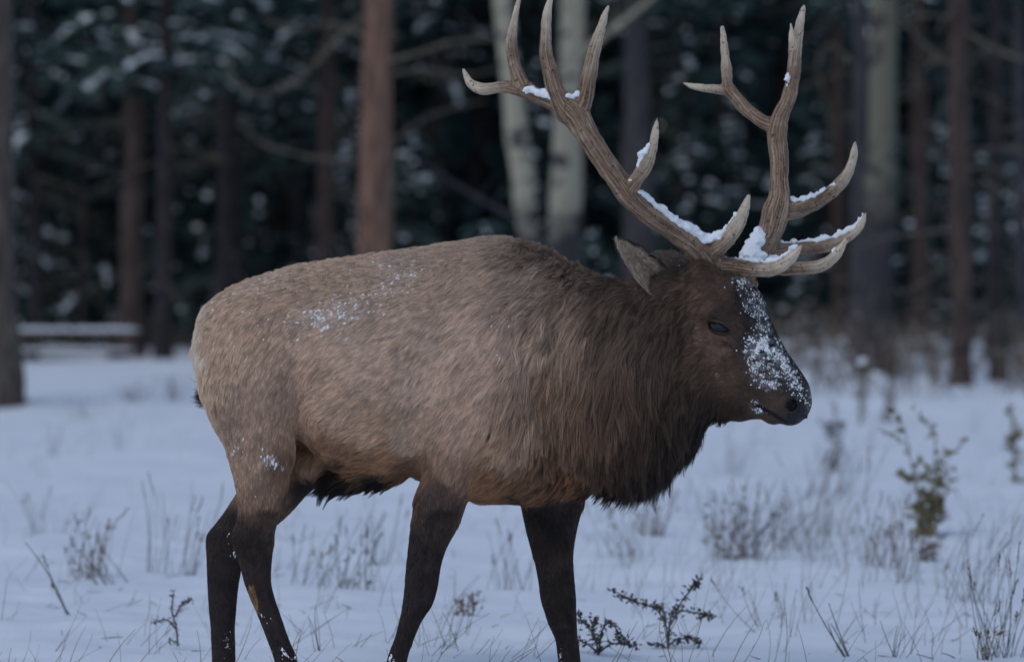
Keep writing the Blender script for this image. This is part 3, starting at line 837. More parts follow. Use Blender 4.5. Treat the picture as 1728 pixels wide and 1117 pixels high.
def ellipsoid(P, px, py, y, rx, ry, rz, tilt=0.0):
    c = PX(px, py, y)
    d = P - c
    if tilt:
        ct, st = math.cos(tilt), math.sin(tilt)
        dx = d[:, 0] * ct + d[:, 2] * st; dz = -d[:, 0] * st + d[:, 2] * ct
    else:
        dx, dz = d[:, 0], d[:, 2]
    q = np.sqrt((dx / rx)**2 + (d[:, 1] / ry)**2 + (dz / rz)**2 + 1e-9)
    g = np.sqrt((dx / rx**2)**2 + (d[:, 1] / ry**2)**2 + (dz / rz**2)**2) / q
    return (q - 1) / np.maximum(g, 1 / max(rx, ry, rz))

# head: own frame, turned towards the camera
YAW = math.radians(27)
HP0 = PX(1130, 500, -0.115)
_v = np.array((.778, -.778 * math.tan(YAW), -.629)); HT = _v / np.linalg.norm(_v)
HSD = np.array((-math.sin(YAW), -math.cos(YAW), 0.0))           # the animal's right side
HUP = np.cross(HT, HSD); HUP /= np.linalg.norm(HUP)
if HUP[2] < 0: HUP = -HUP
TSC = .93 * float(np.linalg.norm(_v))                                    # photo length along the axis -> real length
def head_pt(t, n, s):
    return HP0 + HT * (t * TSC / S0) + HUP * (n / S0) + HSD * s
# along the axis (photo px): top, bottom (px off the axis), half width at cheek (m)
HEAD = np.array([
    (-60, 5, -12, .01), (-45, 22, -36, .045), (-20, 44, -60, .08), (0, 62, -78, .10), (30, 82, -98, .112), (60, 96, -110, .118), (90, 102, -114, .118), (118, 100, -116, .114), (145, 88, -116, .104), (170, 73, -114, .093),
    (195, 60, -106, .083), (220, 50, -92, .075), (245, 42, -72, .070), (265, 36, -58, .068), (282, 29, -52, .067), (296, 18, -47, .060), (305, 8, -40, .048), (311, -4, -30, .028), (314, -12, -20, .008)], float)
HX, HY = smooth_curve(HEAD[:, 0] * TSC / S0, np.stack([HEAD[:, 1] / S0, HEAD[:, 2] / S0, HEAD[:, 3]], 1))

def head_coords(P):
    d = P - HP0
    return d @ HT, d @ HUP, d @ HSD

def sdf_head(P):
    t, n, s = head_coords(P)
    tc = np.clip(t, HX[0], HX[-1])
    a, b, w = [np.interp(tc, HX, HY[:, k]) for k in range(3)]
    nc = (a + b) / 2; hh = (a - b) / 2
    q = np.clip((n - nc) / hh, -1, 1)
    w2 = w * (1 + 0.10 * q - 0.12 * q * q - 0.18 * np.clip(-q, 0, 1))
    f = ell(s, n - nc, w2, hh, 2.35)
    return f + np.abs(t - tc) * 0.8

EYE_C = head_pt(119, 25, 0.088)
EYE_F = head_pt(119, 25, -0.088)
def ball(P, c, r):
    return np.sqrt(((P - c)**2).sum(1)) - r
def hball(P, t, n, s, rt, rn, rs):
    """ellipsoid in the head frame, centre in photo px along t and n"""
    T, N, Sd = head_coords(P)
    a = (T - t * TSC / S0) / rt; b = (N - n / S0) / rn; c = (Sd - s) / rs
    q = np.sqrt(a * a + b * b + c * c + 1e-9)
    return (q - 1) * min(rt, rn, rs)

def seg_d(px, py, g):
    ax, ay, bx, by = g[:4]
    t = np.clip(((px - ax) * (bx - ax) + (py - ay) * (by - ay)) / ((bx - ax)**2 + (by - ay)**2), 0, 1)
    return np.hypot(px - ax - t * (bx - ax), py - ay - t * (by - ay))
FOLDS = [([(738, 590), (716, 645), (696, 705), (694, 740), (698, 790)], 30, .026), ([(505, 580), (493, 650), (499, 720), (520, 765)], 24, .026),
         ([(392, 560), (405, 640), (415, 720)], 14, .013), ([(880, 560), (900, 640), (930, 745), (950, 790)], 22, .024),
         ([(733, 880), (716, 955), (712, 1005)], 7, .006), ([(425, 925), (437, 985), (470, 1090)], 6, .006), ([(470, 800), (450, 860), (440, 900)], 10, .008), ([(640, 520), (620, 620), (640, 720)], 26, .007), ([(800, 800), (870, 790), (930, 780)], 16, .008)]
def sdf_body(P):
    f = sdf_torso(P)
    # shoulder blade and upper arm, chest, haunch, both sides
    for sgn in (-1, 1):
        f = smin(f, ellipsoid(P, 835, 655, .172 * sgn, .225, .13, .30, -.12), .05)
        f = smin(f, ellipsoid(P, 790, 735, .17 * sgn, .16, .10, .19, .3), .04)
        f = smin(f, ellipsoid(P, 432, 645, .135 * sgn, .165, .125, .23, .05), .05)
    f = smin(f, ellipsoid(P, 930, 770, 0.0, .17, .16, .15), .05)
    for k in LEGT:
        f = smin(f, sdf_leg(P, k), .035 if 'front' in k else .03)
    qx, qy = elk_px(P)
    for poly, wd, dp in FOLDS:
        d = np.full(len(P), 1e3)
        for a, b_ in zip(poly[:-1], poly[1:]): d = np.minimum(d, seg_d(qx, qy, (*a, *b_)))
        f = f + dp * np.exp(-(d / wd)**2)
    # skin fold from flank to stifle, sheath
    f = smin(f, ellipsoid(P, 528, 782, 0.0, .05, .05, .045, -.5), .03)
    f = smin(f, ellipsoid(P, 600, 806, 0.0, .16, .045, .035, .05), .03)
    hd = sdf_head(P)
    # brow, cheek, lips, nostril wings
    for sgn in (-1, 1):
        hd = smin(hd, hball(P, 104, 50, .078 * sgn, .05, .028, .032), .025)
        hd = smin(hd, hball(P, 70, -45, .075 * sgn, .085, .07, .045), .03)
        hd = smin(hd, hball(P, 150, 18, .06 * sgn, .06, .02, .025), .02)
        hd = smin(hd, hball(P, 288, -8, .040 * sgn, .030, .030, .026), .012)
        hd = smin(hd, hball(P, 40, 74, .058 * sgn, .042, .040, .040), .03)     # antler pedicles
    hd = smin(hd, hball(P, 262, -54, 0.0, .034, .018, .034), .015)      # chin
    for sgn in (-1, 1):
        hd = smin(hd, hball(P, 180, 22, .052 * sgn, .09, .018, .022), .02)   # ridge along the muzzle
    f = smin(f, hd, .05)
    # eye sockets, nostrils, mouth line are sunk
    for sgn, c in ((1, EYE_C), (-1, EYE_F)):
        f = -smin(-f, hball(P, 119, 25, .114 * sgn, .050, .024, .026), .012)
        f = -smin(-f, hball(P, 146, 10, .108 * sgn, .018, .007, .020), .008)
        f = -smin(-f, hball(P, 293, -8, .060 * sgn, .017, .021, .028), .006)
    T, N, Sd = head_coords(P)
    tl = T * S0 / TSC; nl = N * S0
    mouth = np.abs(nl - (-40 + (tl - 290) * 0.10)) / S0 - 0.005
    mouth = np.maximum(mouth, np.abs(tl - 268) / S0 - 0.058)
    mouth = np.maximum(mouth, 0.035 - np.abs(Sd))
    f = -smin(-f, mouth, .006)
    return f

BV, BF = surface_nets(sdf_body, PX(318, 1212, 0) - np.array((0, .42, 0)), PX(1392, 392, 0) + np.array((0.0, .40, 0.02)), 0.0075)
BV = project(sdf_body, BV, 2)

BN = grad(sdf_body, BV, 0.004); BN /= np.linalg.norm(BN, axis=1)[:, None] + 1e-9

# coat chart: photo column, row, lie of the hair (right, down), length (m), lift, colour seen in the photo
COAT = np.array([
 (333,555,-.2,1,.036,.5,168,154,136),(334,600,-.1,1,.032,.45,156,141,124),(342,514,-.6,.6,.036,.55,156,142,125),(356,540,-.3,1,.03,.4,124,110,97),(354,585,-.3,1,.028,.35,118,104,92),(338,635,-.1,1,.03,.4,134,120,105),(400,480,-1,.2,.034,.45,124,110,97),
 (366,560,-.3,1,.026,.3,114,100,88),(360,620,-.25,1,.024,.3,112,98,86),(372,512,-.6,.7,.03,.4,120,106,94),(480,462,-1,.3,.032,.5,122,108,96),(600,442,-1,.25,.038,.6,118,105,93),(700,430,-1,.2,.045,.65,112,100,90),
 (790,410,-1,.12,.058,.85,112,100,90),(850,405,-1,.05,.068,.95,104,93,83),(910,425,-.95,.2,.068,.9,82,72,64),(980,460,-.95,.3,.06,.75,70,61,54),
 (1050,475,-.9,.4,.05,.6,60,52,46),(450,560,-.5,.9,.026,.25,112,97,85),(380,640,-.25,1,.024,.25,112,97,85),(420,690,-.2,1,.024,.2,104,89,78),
 (480,660,-.5,.8,.026,.25,106,91,80),(540,560,-.85,.5,.03,.25,118,104,93),(620,600,-.85,.5,.03,.25,121,107,96),(560,690,-.8,.5,.03,.25,118,102,90),
 (620,730,-.85,.45,.03,.25,114,97,83),(520,720,-.6,.7,.028,.25,112,94,80),(650,775,-.9,.4,.03,.25,98,77,60),(690,800,-.9,.4,.028,.25,78,57,43),
 (600,790,-.9,.5,.03,.3,92,70,53),(640,818,-1,.5,.035,.45,20,18,22),(590,818,-1,.6,.05,.5,13,13,18),(560,806,-.8,.8,.05,.5,14,13,17),
 (520,785,-.3,1,.035,.3,100,83,68),(545,765,-.8,.6,.03,.25,96,76,60),(720,650,-.7,.7,.03,.25,120,106,95),(760,560,-.8,.6,.04,.3,124,111,100),
 (690,510,-.95,.35,.036,.3,121,108,97),(800,480,-.92,.45,.055,.35,124,111,100),(900,480,-.85,.55,.065,.35,107,95,85),(810,620,-.75,.65,.045,.3,120,106,95),
 (880,580,-.65,.75,.06,.3,119,105,94),(960,540,-.6,.8,.07,.3,95,83,73),(1040,540,-.45,.9,.07,.3,68,57,50),(700,720,-.7,.7,.028,.25,112,97,84),
 (780,710,-.65,.75,.035,.25,119,103,91),(860,750,-.55,.85,.04,.25,110,92,78),(750,790,-.4,.9,.028,.2,98,81,70),(740,835,-.1,1,.02,.15,58,48,44),
 (745,870,0,1,.016,.12,42,35,33),(830,825,-.8,.5,.035,.3,90,68,52),(900,835,-.7,.6,.03,.3,84,62,47),(925,866,0,1,.014,.12,34,28,29),(965,858,0,1,.014,.12,34,28,29),(890,868,0,1,.014,.12,34,28,29),(960,810,-.4,.8,.03,.3,80,57,41),(1000,820,-.2,.9,.035,.3,66,48,36),
 (890,690,-.3,.95,.06,.3,104,88,76),(940,640,-.3,.95,.07,.3,86,71,60),(980,700,-.15,1,.08,.3,72,57,47),(930,760,-.2,1,.042,.3,80,63,51),
 (1050,650,-.12,1,.08,.3,62,50,42),(1020,760,.05,1,.06,.32,50,40,34),(1070,800,.06,1,.085,.35,27,22,21),(1130,765,.1,1,.085,.35,24,20,19),
 (1180,720,.1,1,.07,.35,28,23,21),(1110,700,-.02,1,.085,.3,42,34,29),(1120,610,-.12,1,.06,.3,50,41,36),(1090,530,-.35,.9,.05,.3,50,42,37),
 (1150,545,-.4,.9,.045,.42,47,38,33),(1180,495,-.8,.4,.028,.3,60,48,40),(1150,470,-.9,.2,.034,.45,60,49,41),(1120,480,-.9,.35,.04,.45,56,46,40),
 (1200,520,-.8,.25,.016,.2,62,49,42),(1225,500,-.8,-.2,.014,.2,50,40,35),(1215,585,-.8,.05,.013,.15,66,53,46),(1192,556,-.9,.1,.013,.2,66,53,46),(1212,528,-.8,-.1,.013,.25,40,33,30),(1256,500,-.5,-.7,.014,.25,22,19,20),(1266,560,-.6,-.6,.011,.2,22,19,20),(1262,590,-.7,-.4,.011,.2,32,27,26),(1180,620,-.7,.5,.03,.4,56,45,38),(1150,650,-.35,.9,.035,.25,46,37,32),
 (1230,640,-.85,.1,.013,.15,54,43,36),(1200,680,-.5,.7,.038,.4,40,32,28),(1250,560,-.6,-.5,.011,.15,44,35,31),(1275,500,-.5,-.8,.014,.25,17,16,18),
 (1285,540,-.6,-.7,.011,.2,16,15,18),(1300,590,-.7,-.6,.009,.2,15,14,17),(1330,620,-.7,-.6,.007,.15,15,14,16),(1265,610,-.85,-.25,.009,.15,46,37,32),
 (1285,655,-.85,-.2,.008,.15,38,31,28),(1310,680,-.9,-.1,.006,.1,48,38,33),(1320,650,-.8,-.4,.005,.1,26,22,21),(1345,700,-.9,0,.003,.1,30,27,29),(1350,660,-.8,-.3,.002,.1,16,16,19),
 (1280,695,-.8,.3,.012,.2,46,37,32),(1250,705,-.5,.7,.026,.3,38,30,26),(1225,712,-.3,.9,.035,.35,32,26,23),(1190,745,0,1,.06,.35,26,22,20),
 (700,930,0,1,.014,.12,38,31,31),(715,1000,-.1,1,.013,.12,36,29,30),(680,1100,-.2,1,.012,.12,36,29,29),(930,880,0,1,.014,.12,27,22,23),
 (950,1000,.1,1,.013,.12,38,31,30),(962,1100,.1,1,.012,.12,38,31,31),(420,780,-.1,1,.02,.18,104,88,76),(440,835,-.05,1,.018,.16,92,76,64),
 (485,790,-.2,1,.02,.2,84,65,52),(450,875,0,1,.016,.14,66,53,46),(430,925,.1,1,.014,.12,38,31,30),(440,1000,.2,1,.013,.12,38,31,30),(480,1100,.3,1,.012,.12,36,30,31),
 (520,825,-.4,.9,.015,.15,36,30,29),(375,890,-.3,.9,.014,.12,36,30,30),(375,1000,0,1,.013,.12,36,30,31),(378,1100,0,1,.012,.12,36,30,31)], float)
COAT_GAIN = np.array((3.9, 3.52, 3.22))
COAT_ALB = np.maximum(lin(COAT[:, 6:9]) * COAT_GAIN, 0.004)
COAT_ALB *= (np.clip(COAT_ALB.mean(1), .02, 1) / .34)[:, None]**.16
COAT_ALB[(COAT[:, 1] > 860) & (COAT[:, 0] < 1000)] *= 0.62
COAT_ALB /= np.maximum(1, COAT_ALB.max(1) / .77)[:, None]
COAT_ALB *= np.where((COAT_ALB.max(1) > .5)[:, None], np.array((1.0, 1.03, 1.06)), 1.0)
COAT_ALB[COAT[:, 6] > 150] = (.84, .70, .56)                    # cream rump patch
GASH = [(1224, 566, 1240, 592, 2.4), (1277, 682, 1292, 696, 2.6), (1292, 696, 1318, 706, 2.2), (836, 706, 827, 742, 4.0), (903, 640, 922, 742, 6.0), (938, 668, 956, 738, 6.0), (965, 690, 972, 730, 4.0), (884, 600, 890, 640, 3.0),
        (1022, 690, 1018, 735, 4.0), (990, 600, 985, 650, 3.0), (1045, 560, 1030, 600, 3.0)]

def chart(px, py):
    n = len(px); out = np.zeros((n, 7))
    for s in np.array_split(np.arange(n), max(1, n // 60000)):
        d2 = (px[s, None] - COAT[None, :, 0])**2 + (py[s, None] - COAT[None, :, 1])**2
        w = 1.0 / (d2 + 60.0)**2.2
        w /= w.sum(1)[:, None]
        out[s, :4] = w @ COAT[:, 2:6]
        out[s, 4:] = w @ COAT_ALB
    return out

def wet_streaks(px, py):
    """damp dark partings that run with the hair of neck and shoulder"""
    o = np.zeros(len(px))
    n1 = vnoise(np.stack([(px + py * .15) / 5.5, (py - px * .15) / 48, o], 1), 1.0, 71)
    n2 = vnoise(np.stack([(px * .75 + py * .65) / 5.5, (py * .75 - px * .65) / 38, o], 1), 1.0, 72)
    k = np.clip((px - 880) / 120, 0, 1)
    d = np.clip(((n1 * k + n2 * (1 - k)) - .54) * 5, 0, 1)
    return 1 - .50 * d * np.clip((px - 830) / 110, 0, 1) * (px < 1190) * (py < 850)

def set_color(me, cols, name='tint'):
    at = me.color_attributes.new(name, 'FLOAT_COLOR', 'POINT')
    at.data.foreach_set('color', np.concatenate([cols, np.ones((len(cols), 1))], 1).astype(np.float32).ravel())

elk = tag(empty('elk', (0, 0, 0)), 'bull elk with snow-dusted branching antlers walking through the snowy clearing', 'elk')

M_SKIN = attr_mat('elk_skin', rough=0.6, spec=0.3)
M_NOSE = noise_mat('nose_leather', (0.004, 0.004, 0.005), (0.010, 0.010, 0.012), scale=320, rough=0.5, bump=0.6, bump_dist=0.002, spec=0.35)
px_, py_ = elk_px(BV)
ch = chart(px_, py_)
body = mesh_obj('body', BV, BF, M_SKIN, elk, smooth=True)
ht, hn, hs = head_coords(BV); ht = ht * S0 / TSC; hn = hn * S0
nosemask = (ht > 286) & (hn > -34 + (ht < 292) * 16)
skin_c = ch[:, 4:] * (0.75 - .45 * np.clip((px_ - 780) / 160, 0, 1) * (px_ < 1180))[:, None]  # darker under neck and shoulder hair: shade in the gaps painted into the skin
skin_c[(np.abs(hn - (-40 + (ht - 290) * .10)) < 4.5) & (ht > 236) & (ht < 302)] = (.006, .005, .005)
set_color(body.data, skin_c)
body.data.materials.append(M_NOSE)
fm = nosemask[BF].all(1)
body.data.polygons.foreach_set('material_index', fm.astype(np.int32))

# ---- coat: every strand is a hair curve
def tri_sample(V, F, N, count, weight):
    T = np.concatenate([F[:, [0, 1, 2]], F[:, [0, 2, 3]]]) if F.shape[1] == 4 else F
    a, b, c = V[T[:, 0]], V[T[:, 1]], V[T[:, 2]]
    ar = np.linalg.norm(np.cross(b - a, c - a), axis=1) * weight(V[T].mean(1), N[T].mean(1))
    cs = np.cumsum(ar); cs /= cs[-1]
    k = np.clip(np.searchsorted(cs, RNG.random(count)), 0, len(T) - 1)
    u, v = RNG.random(count), RNG.random(count)
    fl = u + v > 1; u[fl] = 1 - u[fl]; v[fl] = 1 - v[fl]
    w = (1 - u - v)[:, None]
    u = u[:, None]; v = v[:, None]
    P = V[T[k, 0]] * w + V[T[k, 1]] * u + V[T[k, 2]] * v
    n = N[T[k, 0]] * w + N[T[k, 1]] * u + N[T[k, 2]] * v
    return P, n / (np.linalg.norm(n, axis=1)[:, None] + 1e-9)

def coat_weight(c, n):
    px, py = elk_px(c)
    w = np.where(n[:, 1] > 0.3, 0.30, 1.0)
    head = px > 1165
    w = np.where(head & (n[:, 1] < 0.3), w * 3.2, w)
    w = np.where((py > 860) & ~head, w * 1.3, w)
    t, nn, s = head_coords(c); t = t * S0 / TSC; nn = nn * S0
    w = np.where((t > 288) & (nn > -30 + (t < 294) * 14), 0.0, w)
    eye = np.minimum(hball(c, 120, 24, .10, .046, .016, .05), hball(c, 120, 24, -.10, .046, .016, .05))
    w = np.where(eye < 0, 0.0, w)
    w = np.where(py > 1200, 0.0, w)
    w = np.where((np.abs(nn - (-40 + (t - 290) * .10)) < 3.6) & (t > 238) & (t < 300), 0.0, w)
    return w

def strands(P, N, D2, ln, lift, colr, clump, cl_ratio, npt=5, wild=0.18, droop=0.25, edge=0.5):
    """comb: D2 world direction of lie; returns points (n,npt,3)"""
    n = len(P)
    T = D2 - N * (D2 * N).sum(1)[:, None]
    T /= np.linalg.norm(T, axis=1)[:, None] + 1e-6
    B = np.cross(N, T)
    w1 = (vnoise(P, 26, 3) - .5) * 2; w2 = (vnoise(P, 70, 4) - .5) * 2
    ang = wild * (1.5 * w1 + 1.2 * w2 + RNG.normal(0, .55, n))
    T = T * np.cos(ang)[:, None] + B * np.sin(ang)[:, None]
    lf = np.clip(lift * (1 + RNG.normal(0, .22, n) + .5 * (vnoise(P, 45, 9) - .5)), 0.03, 1.2)
    ln = ln * (0.72 + 0.5 * RNG.random(n)) * (0.8 + 0.4 * vnoise(P, 30, 12))
    t = np.linspace(0, 1, npt)
    # rises first, then lies down along T
    up = np.sin(lf)[:, None] * (t - 0.45 * t**2)[None]
    al = np.cos(lf)[:, None] * t[None]
    pts = P[:, None, :] + ln[:, None, None] * (N[:, None, :] * up[:, :, None] + T[:, None, :] * al[:, :, None])
    pts[:, :, 2] -= (ln[:, None] * droop * (t**2)[None]) * np.clip(ln, 0, .1)[:, None] / .1
    # clumps
    ncl = max(20, int(n * cl_ratio))
    ci = RNG.choice(n, ncl, replace=False)
    kd = kdtree.KDTree(ncl)
    for j, i in enumerate(ci): kd.insert(P[i], j)
    kd.balance()
    near = np.fromiter((kd.find(p)[1] for p in P), np.int64, n)
    leader = ci[near]
    rel = pts - P[:, None, :]
    ctr = P[leader][:, None, :] + rel[leader]
    cl = clump[:, None] * (t**1.2)[None]
    dl = np.linalg.norm(P - P[leader], axis=1)
    far = dl > 0.03
    cl[far] *= 0.2
    pts = pts * (1 - cl[:, :, None]) + ctr * cl[:, :, None]
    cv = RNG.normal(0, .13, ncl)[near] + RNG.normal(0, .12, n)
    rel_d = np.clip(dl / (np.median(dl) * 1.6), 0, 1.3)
    colr = colr * (np.exp(cv) * (1 + edge * clump * (.35 - .75 * rel_d)))[:, None]  # strands far from their leader tinted darker: shade between clumps put into colour
    return pts, colr

def hair_object(name, pts, colr, rad, mat, parent):
    n, m, _ = pts.shape
    hc = bpy.data.hair_curves.new(name)
    hc.add_curves([m] * n)
    hc.position_data.foreach_set('vector', pts.astype(np.float32).ravel())
    t = np.linspace(0, 1, m)
    prof = np.clip(1.0 - t**2.2 * 0.88, 0.1, 1)
    r = (rad[:, None] * prof[None]).astype(np.float32).ravel()
    a = hc.attributes.get('radius') or hc.attributes.new('radius', 'FLOAT', 'POINT')
    a.data.foreach_set('value', r)
    ca = hc.attributes.new('tint', 'FLOAT_COLOR', 'CURVE')
    colr = colr / np.maximum(1, colr.max(1) / .88)[:, None]
    ca.data.foreach_set('color', np.concatenate([colr, np.ones((n, 1))], 1).astype(np.float32).ravel())
    hc.materials.append(mat)
    o = bpy.data.objects.new(name, hc)
    col.objects.link(o)
    o.parent = parent
    return o

def fur_mat():
    m, nt, b = new_mat('elk_fur')
    at = nt.nodes.new('ShaderNodeAttribute'); at.attribute_name = 'tint'
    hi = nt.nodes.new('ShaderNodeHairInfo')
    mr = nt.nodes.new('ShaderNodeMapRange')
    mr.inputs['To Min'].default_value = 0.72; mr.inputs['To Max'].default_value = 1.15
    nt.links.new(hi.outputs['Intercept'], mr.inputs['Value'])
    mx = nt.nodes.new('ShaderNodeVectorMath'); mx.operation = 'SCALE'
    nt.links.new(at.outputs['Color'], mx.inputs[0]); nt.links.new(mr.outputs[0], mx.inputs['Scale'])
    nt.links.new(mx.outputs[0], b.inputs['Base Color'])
    b.inputs['Roughness'].default_value = 0.55
    b.inputs['Specular IOR Level'].default_value = 0.25
    return m
M_FUR = fur_mat()

# snow caught in the coat: where, how wide, how many
FLAKES = [  # column, row, spread x, spread y, slope, how many, size mm
 (425,485,26,7,-.35,120,3.0),(470,468,24,6,-.3,90,2.6),(560,528,22,9,-.25,110,3.0),(600,516,30,9,-.35,150,3.0),(650,500,26,9,-.35,70,2.6),
 (690,465,22,8,-.25,110,3.0),(640,455,26,8,-.2,60,2.6),(700,446,22,6,-.2,50,2.6),(590,567,2,2,0,7,3.2),(440,475,60,14,-.3,60,2.2),(620,490,90,26,-.3,90,2.0),
 (855,572,18,8,-.4,18,2.2),(880,545,30,16,-.4,16,2.0),(800,575,14,6,0,8,2.0),(830,520,30,20,-.3,12,2.0),
 (452,772,7,8,0,34,3.0),(470,782,6,5,0,14,2.6),(455,828,8,6,0,8,2.4),(400,745,6,14,0,14,2.0),(450,800,14,20,0,14,2.0),
 (388,908,3,5,0,8,2.4),(397,935,3,12,-.5,12,2.2),(490,1108,8,7,0,40,3.0),(658,1110,6,6,0,36,3.0),(384,1085,6,14,0,16,2.6),(945,1095,4,12,0,12,2.2),(440,1070,8,26,1.5,30,2.0),
 (1255,476,9,7,0,70,2.8),(1270,472,8,7,0,60,2.8),(1268,505,9,13,0,110,2.3),(1284,520,8,14,0,110,2.2),(1290,555,9,13,.4,120,2.3),
 (1278,585,9,10,0,130,3.0),(1296,590,12,12,.4,190,2.9),(1318,605,10,10,.7,150,2.7),(1334,625,8,8,.8,90,2.4),(1278,615,9,10,0,90,2.5),(1300,625,14,8,0,60,2.2),
 (1285,640,9,7,0,50,2.4),(1302,650,8,5,0,60,2.5),(1316,640,10,8,0,30,2.0),(1345,652,7,7,.6,60,2.4),(1352,668,6,6,0,45,2.6),(1362,672,3,8,0,22,2.0),(1338,648,5,4,0,26,2.6),
 (1277,686,4,5,0,34,2.6),(1284,694,4,3,0,20,2.4),(1257,597,4,3,0,16,2.6),(1213,632,3,4,0,6,1.8),(1125,590,5,14,-.4,12,2.0),(1115,445,16,6,.3,60,2.6),(1150,447,14,5,.2,50,2.6),(1120,520,8,10,0,12,1.8)]
FLAKES = [(f[0], f[1], f[2] * 1.3, f[3] * 1.5, f[4], f[5], f[6] * .85) if f[0] < 760 and f[1] < 600 else f for f in FLAKES]
NSTRAND = 380000
FP, FN = tri_sample(BV, BF, BN, NSTRAND, coat_weight)
fx, fy = elk_px(FP)
# the boundaries of the coat colours wander a little
wob = (vnoise(FP, 12, 21) - .5) * 26; wob2 = (vnoise(FP, 12, 22) - .5) * 26
fc = chart(fx + wob * (fx < 1160), fy + wob2 * (fx < 1160))
D2 = np.stack([fc[:, 0], np.full(len(fx), 0.0), -fc[:, 1]], 1)
colr = fc[:, 4:].copy()
ln = fc[:, 2] * (1 + .2 * np.clip((fx - 800) / 120, 0, 1) * (fx < 1180)); lift = fc[:, 3].copy()
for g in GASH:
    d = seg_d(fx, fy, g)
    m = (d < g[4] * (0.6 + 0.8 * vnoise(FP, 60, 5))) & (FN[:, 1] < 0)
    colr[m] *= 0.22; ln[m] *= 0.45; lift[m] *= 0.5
d = seg_d(fx, fy, (424, 990, 428, 1025, 0))
m = (d < 7 + 5 * (vnoise(FP, 50, 6) - .5)) & (FP[:, 1] < -.05); colr[m] = np.array((.24, .13, .055))
# dark spinal crest, the far side and the inside of the hind legs keep the chart
neck = np.clip((fx - 820) / 170, 0, 1) * (fy < 870) * np.clip((1185 - fx) / 40, 0, 1)
clump = 0.30 + 0.60 * neck
stk = wet_streaks(fx, fy); colr *= stk[:, None]; lift *= .6 + .4 * stk
colr *= (1 - .10 * neck)[:, None]
colr *= np.where((fy > 850) & (fx < 1010), 1 + .9 * (vnoise(FP, 22, 36) - .5) + .5 * (vnoise(FP, 70, 37) - .5), 1)[:, None]
colr *= (1 + (0.16 * (vnoise(FP, 9, 30) - .5) + 0.22 * (vnoise(FP, 38, 31) - .5) + .2 * (vnoise(FP, 90, 32) - .5)))[:, None]
fro = np.zeros(len(fx))
for f_ in FLAKES:
    u_ = (fx - f_[0]) / f_[2]; v_ = (fy - f_[1] - (fx - f_[0]) * f_[4]) / f_[3]
    fro += f_[5] / (6.283 * f_[2] * f_[3]) * np.exp(-.5 * (u_ * u_ + v_ * v_))
fro = np.clip(fro * np.where(fx < 760, 5.0, 2.4), 0, .65) * np.clip((vnoise(FP, 110, 35) - .3) * 2.2, 0, 1) * (FN[:, 1] < .2) * (fy < 860)
fro = (fro * RNG.uniform(.3, 1.3, len(fx)))[:, None].clip(0, .8)
colr *= (1 + .4 * (vnoise(FP, 60, 33) - .5) * (fx > 1140))[:, None]
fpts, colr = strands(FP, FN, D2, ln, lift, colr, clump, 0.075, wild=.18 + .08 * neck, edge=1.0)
colr = colr * (1 - fro) + np.array((.72, .75, .80)) * fro
rad = np.where(fx > 1180, 0.00042, 0.00055) * (0.7 + 0.6 * RNG.random(len(fx)))
rad = np.where((fy > 870) & (fx < 1000), 0.0006, rad)
fur = hair_object('fur', fpts, colr, rad, M_FUR, elk)

# long guard hair: mane and throat fringe, belly and withers
def mane_weight(c, n):
    px, py = elk_px(c)
    edge = np.clip((py - (780 - 0.6 * np.clip(px - 1080, 0, 200))) / 60 + 1, 0, 1)
    w = ((px > 1015) & (px < 1240) & (py > 560)) * (0.25 + edge)
    w = w + ((px > 545) & (px < 720) & (py > 795)) * .5
    w = w + ((px > 340) & (px < 1100) & (py < 520) & (n[:, 2] > .35)) * np.where(px > 760, .9, .6)
    return w * np.where(n[:, 1] > .4, .4, 1)
GP, GN = tri_sample(BV, BF, BN, 40000, mane_weight)
gx, gy = elk_px(GP); gc = chart(gx, gy)
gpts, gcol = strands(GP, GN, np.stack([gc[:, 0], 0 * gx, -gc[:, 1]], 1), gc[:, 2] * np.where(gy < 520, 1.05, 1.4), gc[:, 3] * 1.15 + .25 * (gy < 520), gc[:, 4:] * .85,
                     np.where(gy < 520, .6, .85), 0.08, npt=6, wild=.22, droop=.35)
hair_object('mane', gpts, gcol, np.where(gy < 520, .00055, .0008) * (0.7 + 0.6 * RNG.random(len(gx))), M_FUR, elk)

def lock_weight(c, n):
    px, py = elk_px(c)
    return ((px > 850) & (px < 1190) & (py > 425) & (py < 790)) * np.clip((px - 850) / 130, 0, 1) * np.where(n[:, 1] > .3, .3, 1.0)
KP, KN = tri_sample(BV, BF, BN, 56000, lock_weight)
kx, ky = elk_px(KP); kc = chart(kx, ky)
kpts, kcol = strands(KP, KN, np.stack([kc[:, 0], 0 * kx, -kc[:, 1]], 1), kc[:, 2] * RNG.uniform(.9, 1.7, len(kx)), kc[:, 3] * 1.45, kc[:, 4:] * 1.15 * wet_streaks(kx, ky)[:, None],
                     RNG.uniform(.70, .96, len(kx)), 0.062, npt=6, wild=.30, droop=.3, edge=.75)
hair_object('neck_locks', kpts, kcol, 0.00055 * (0.7 + 0.6 * RNG.random(len(kx))), M_FUR, elk)

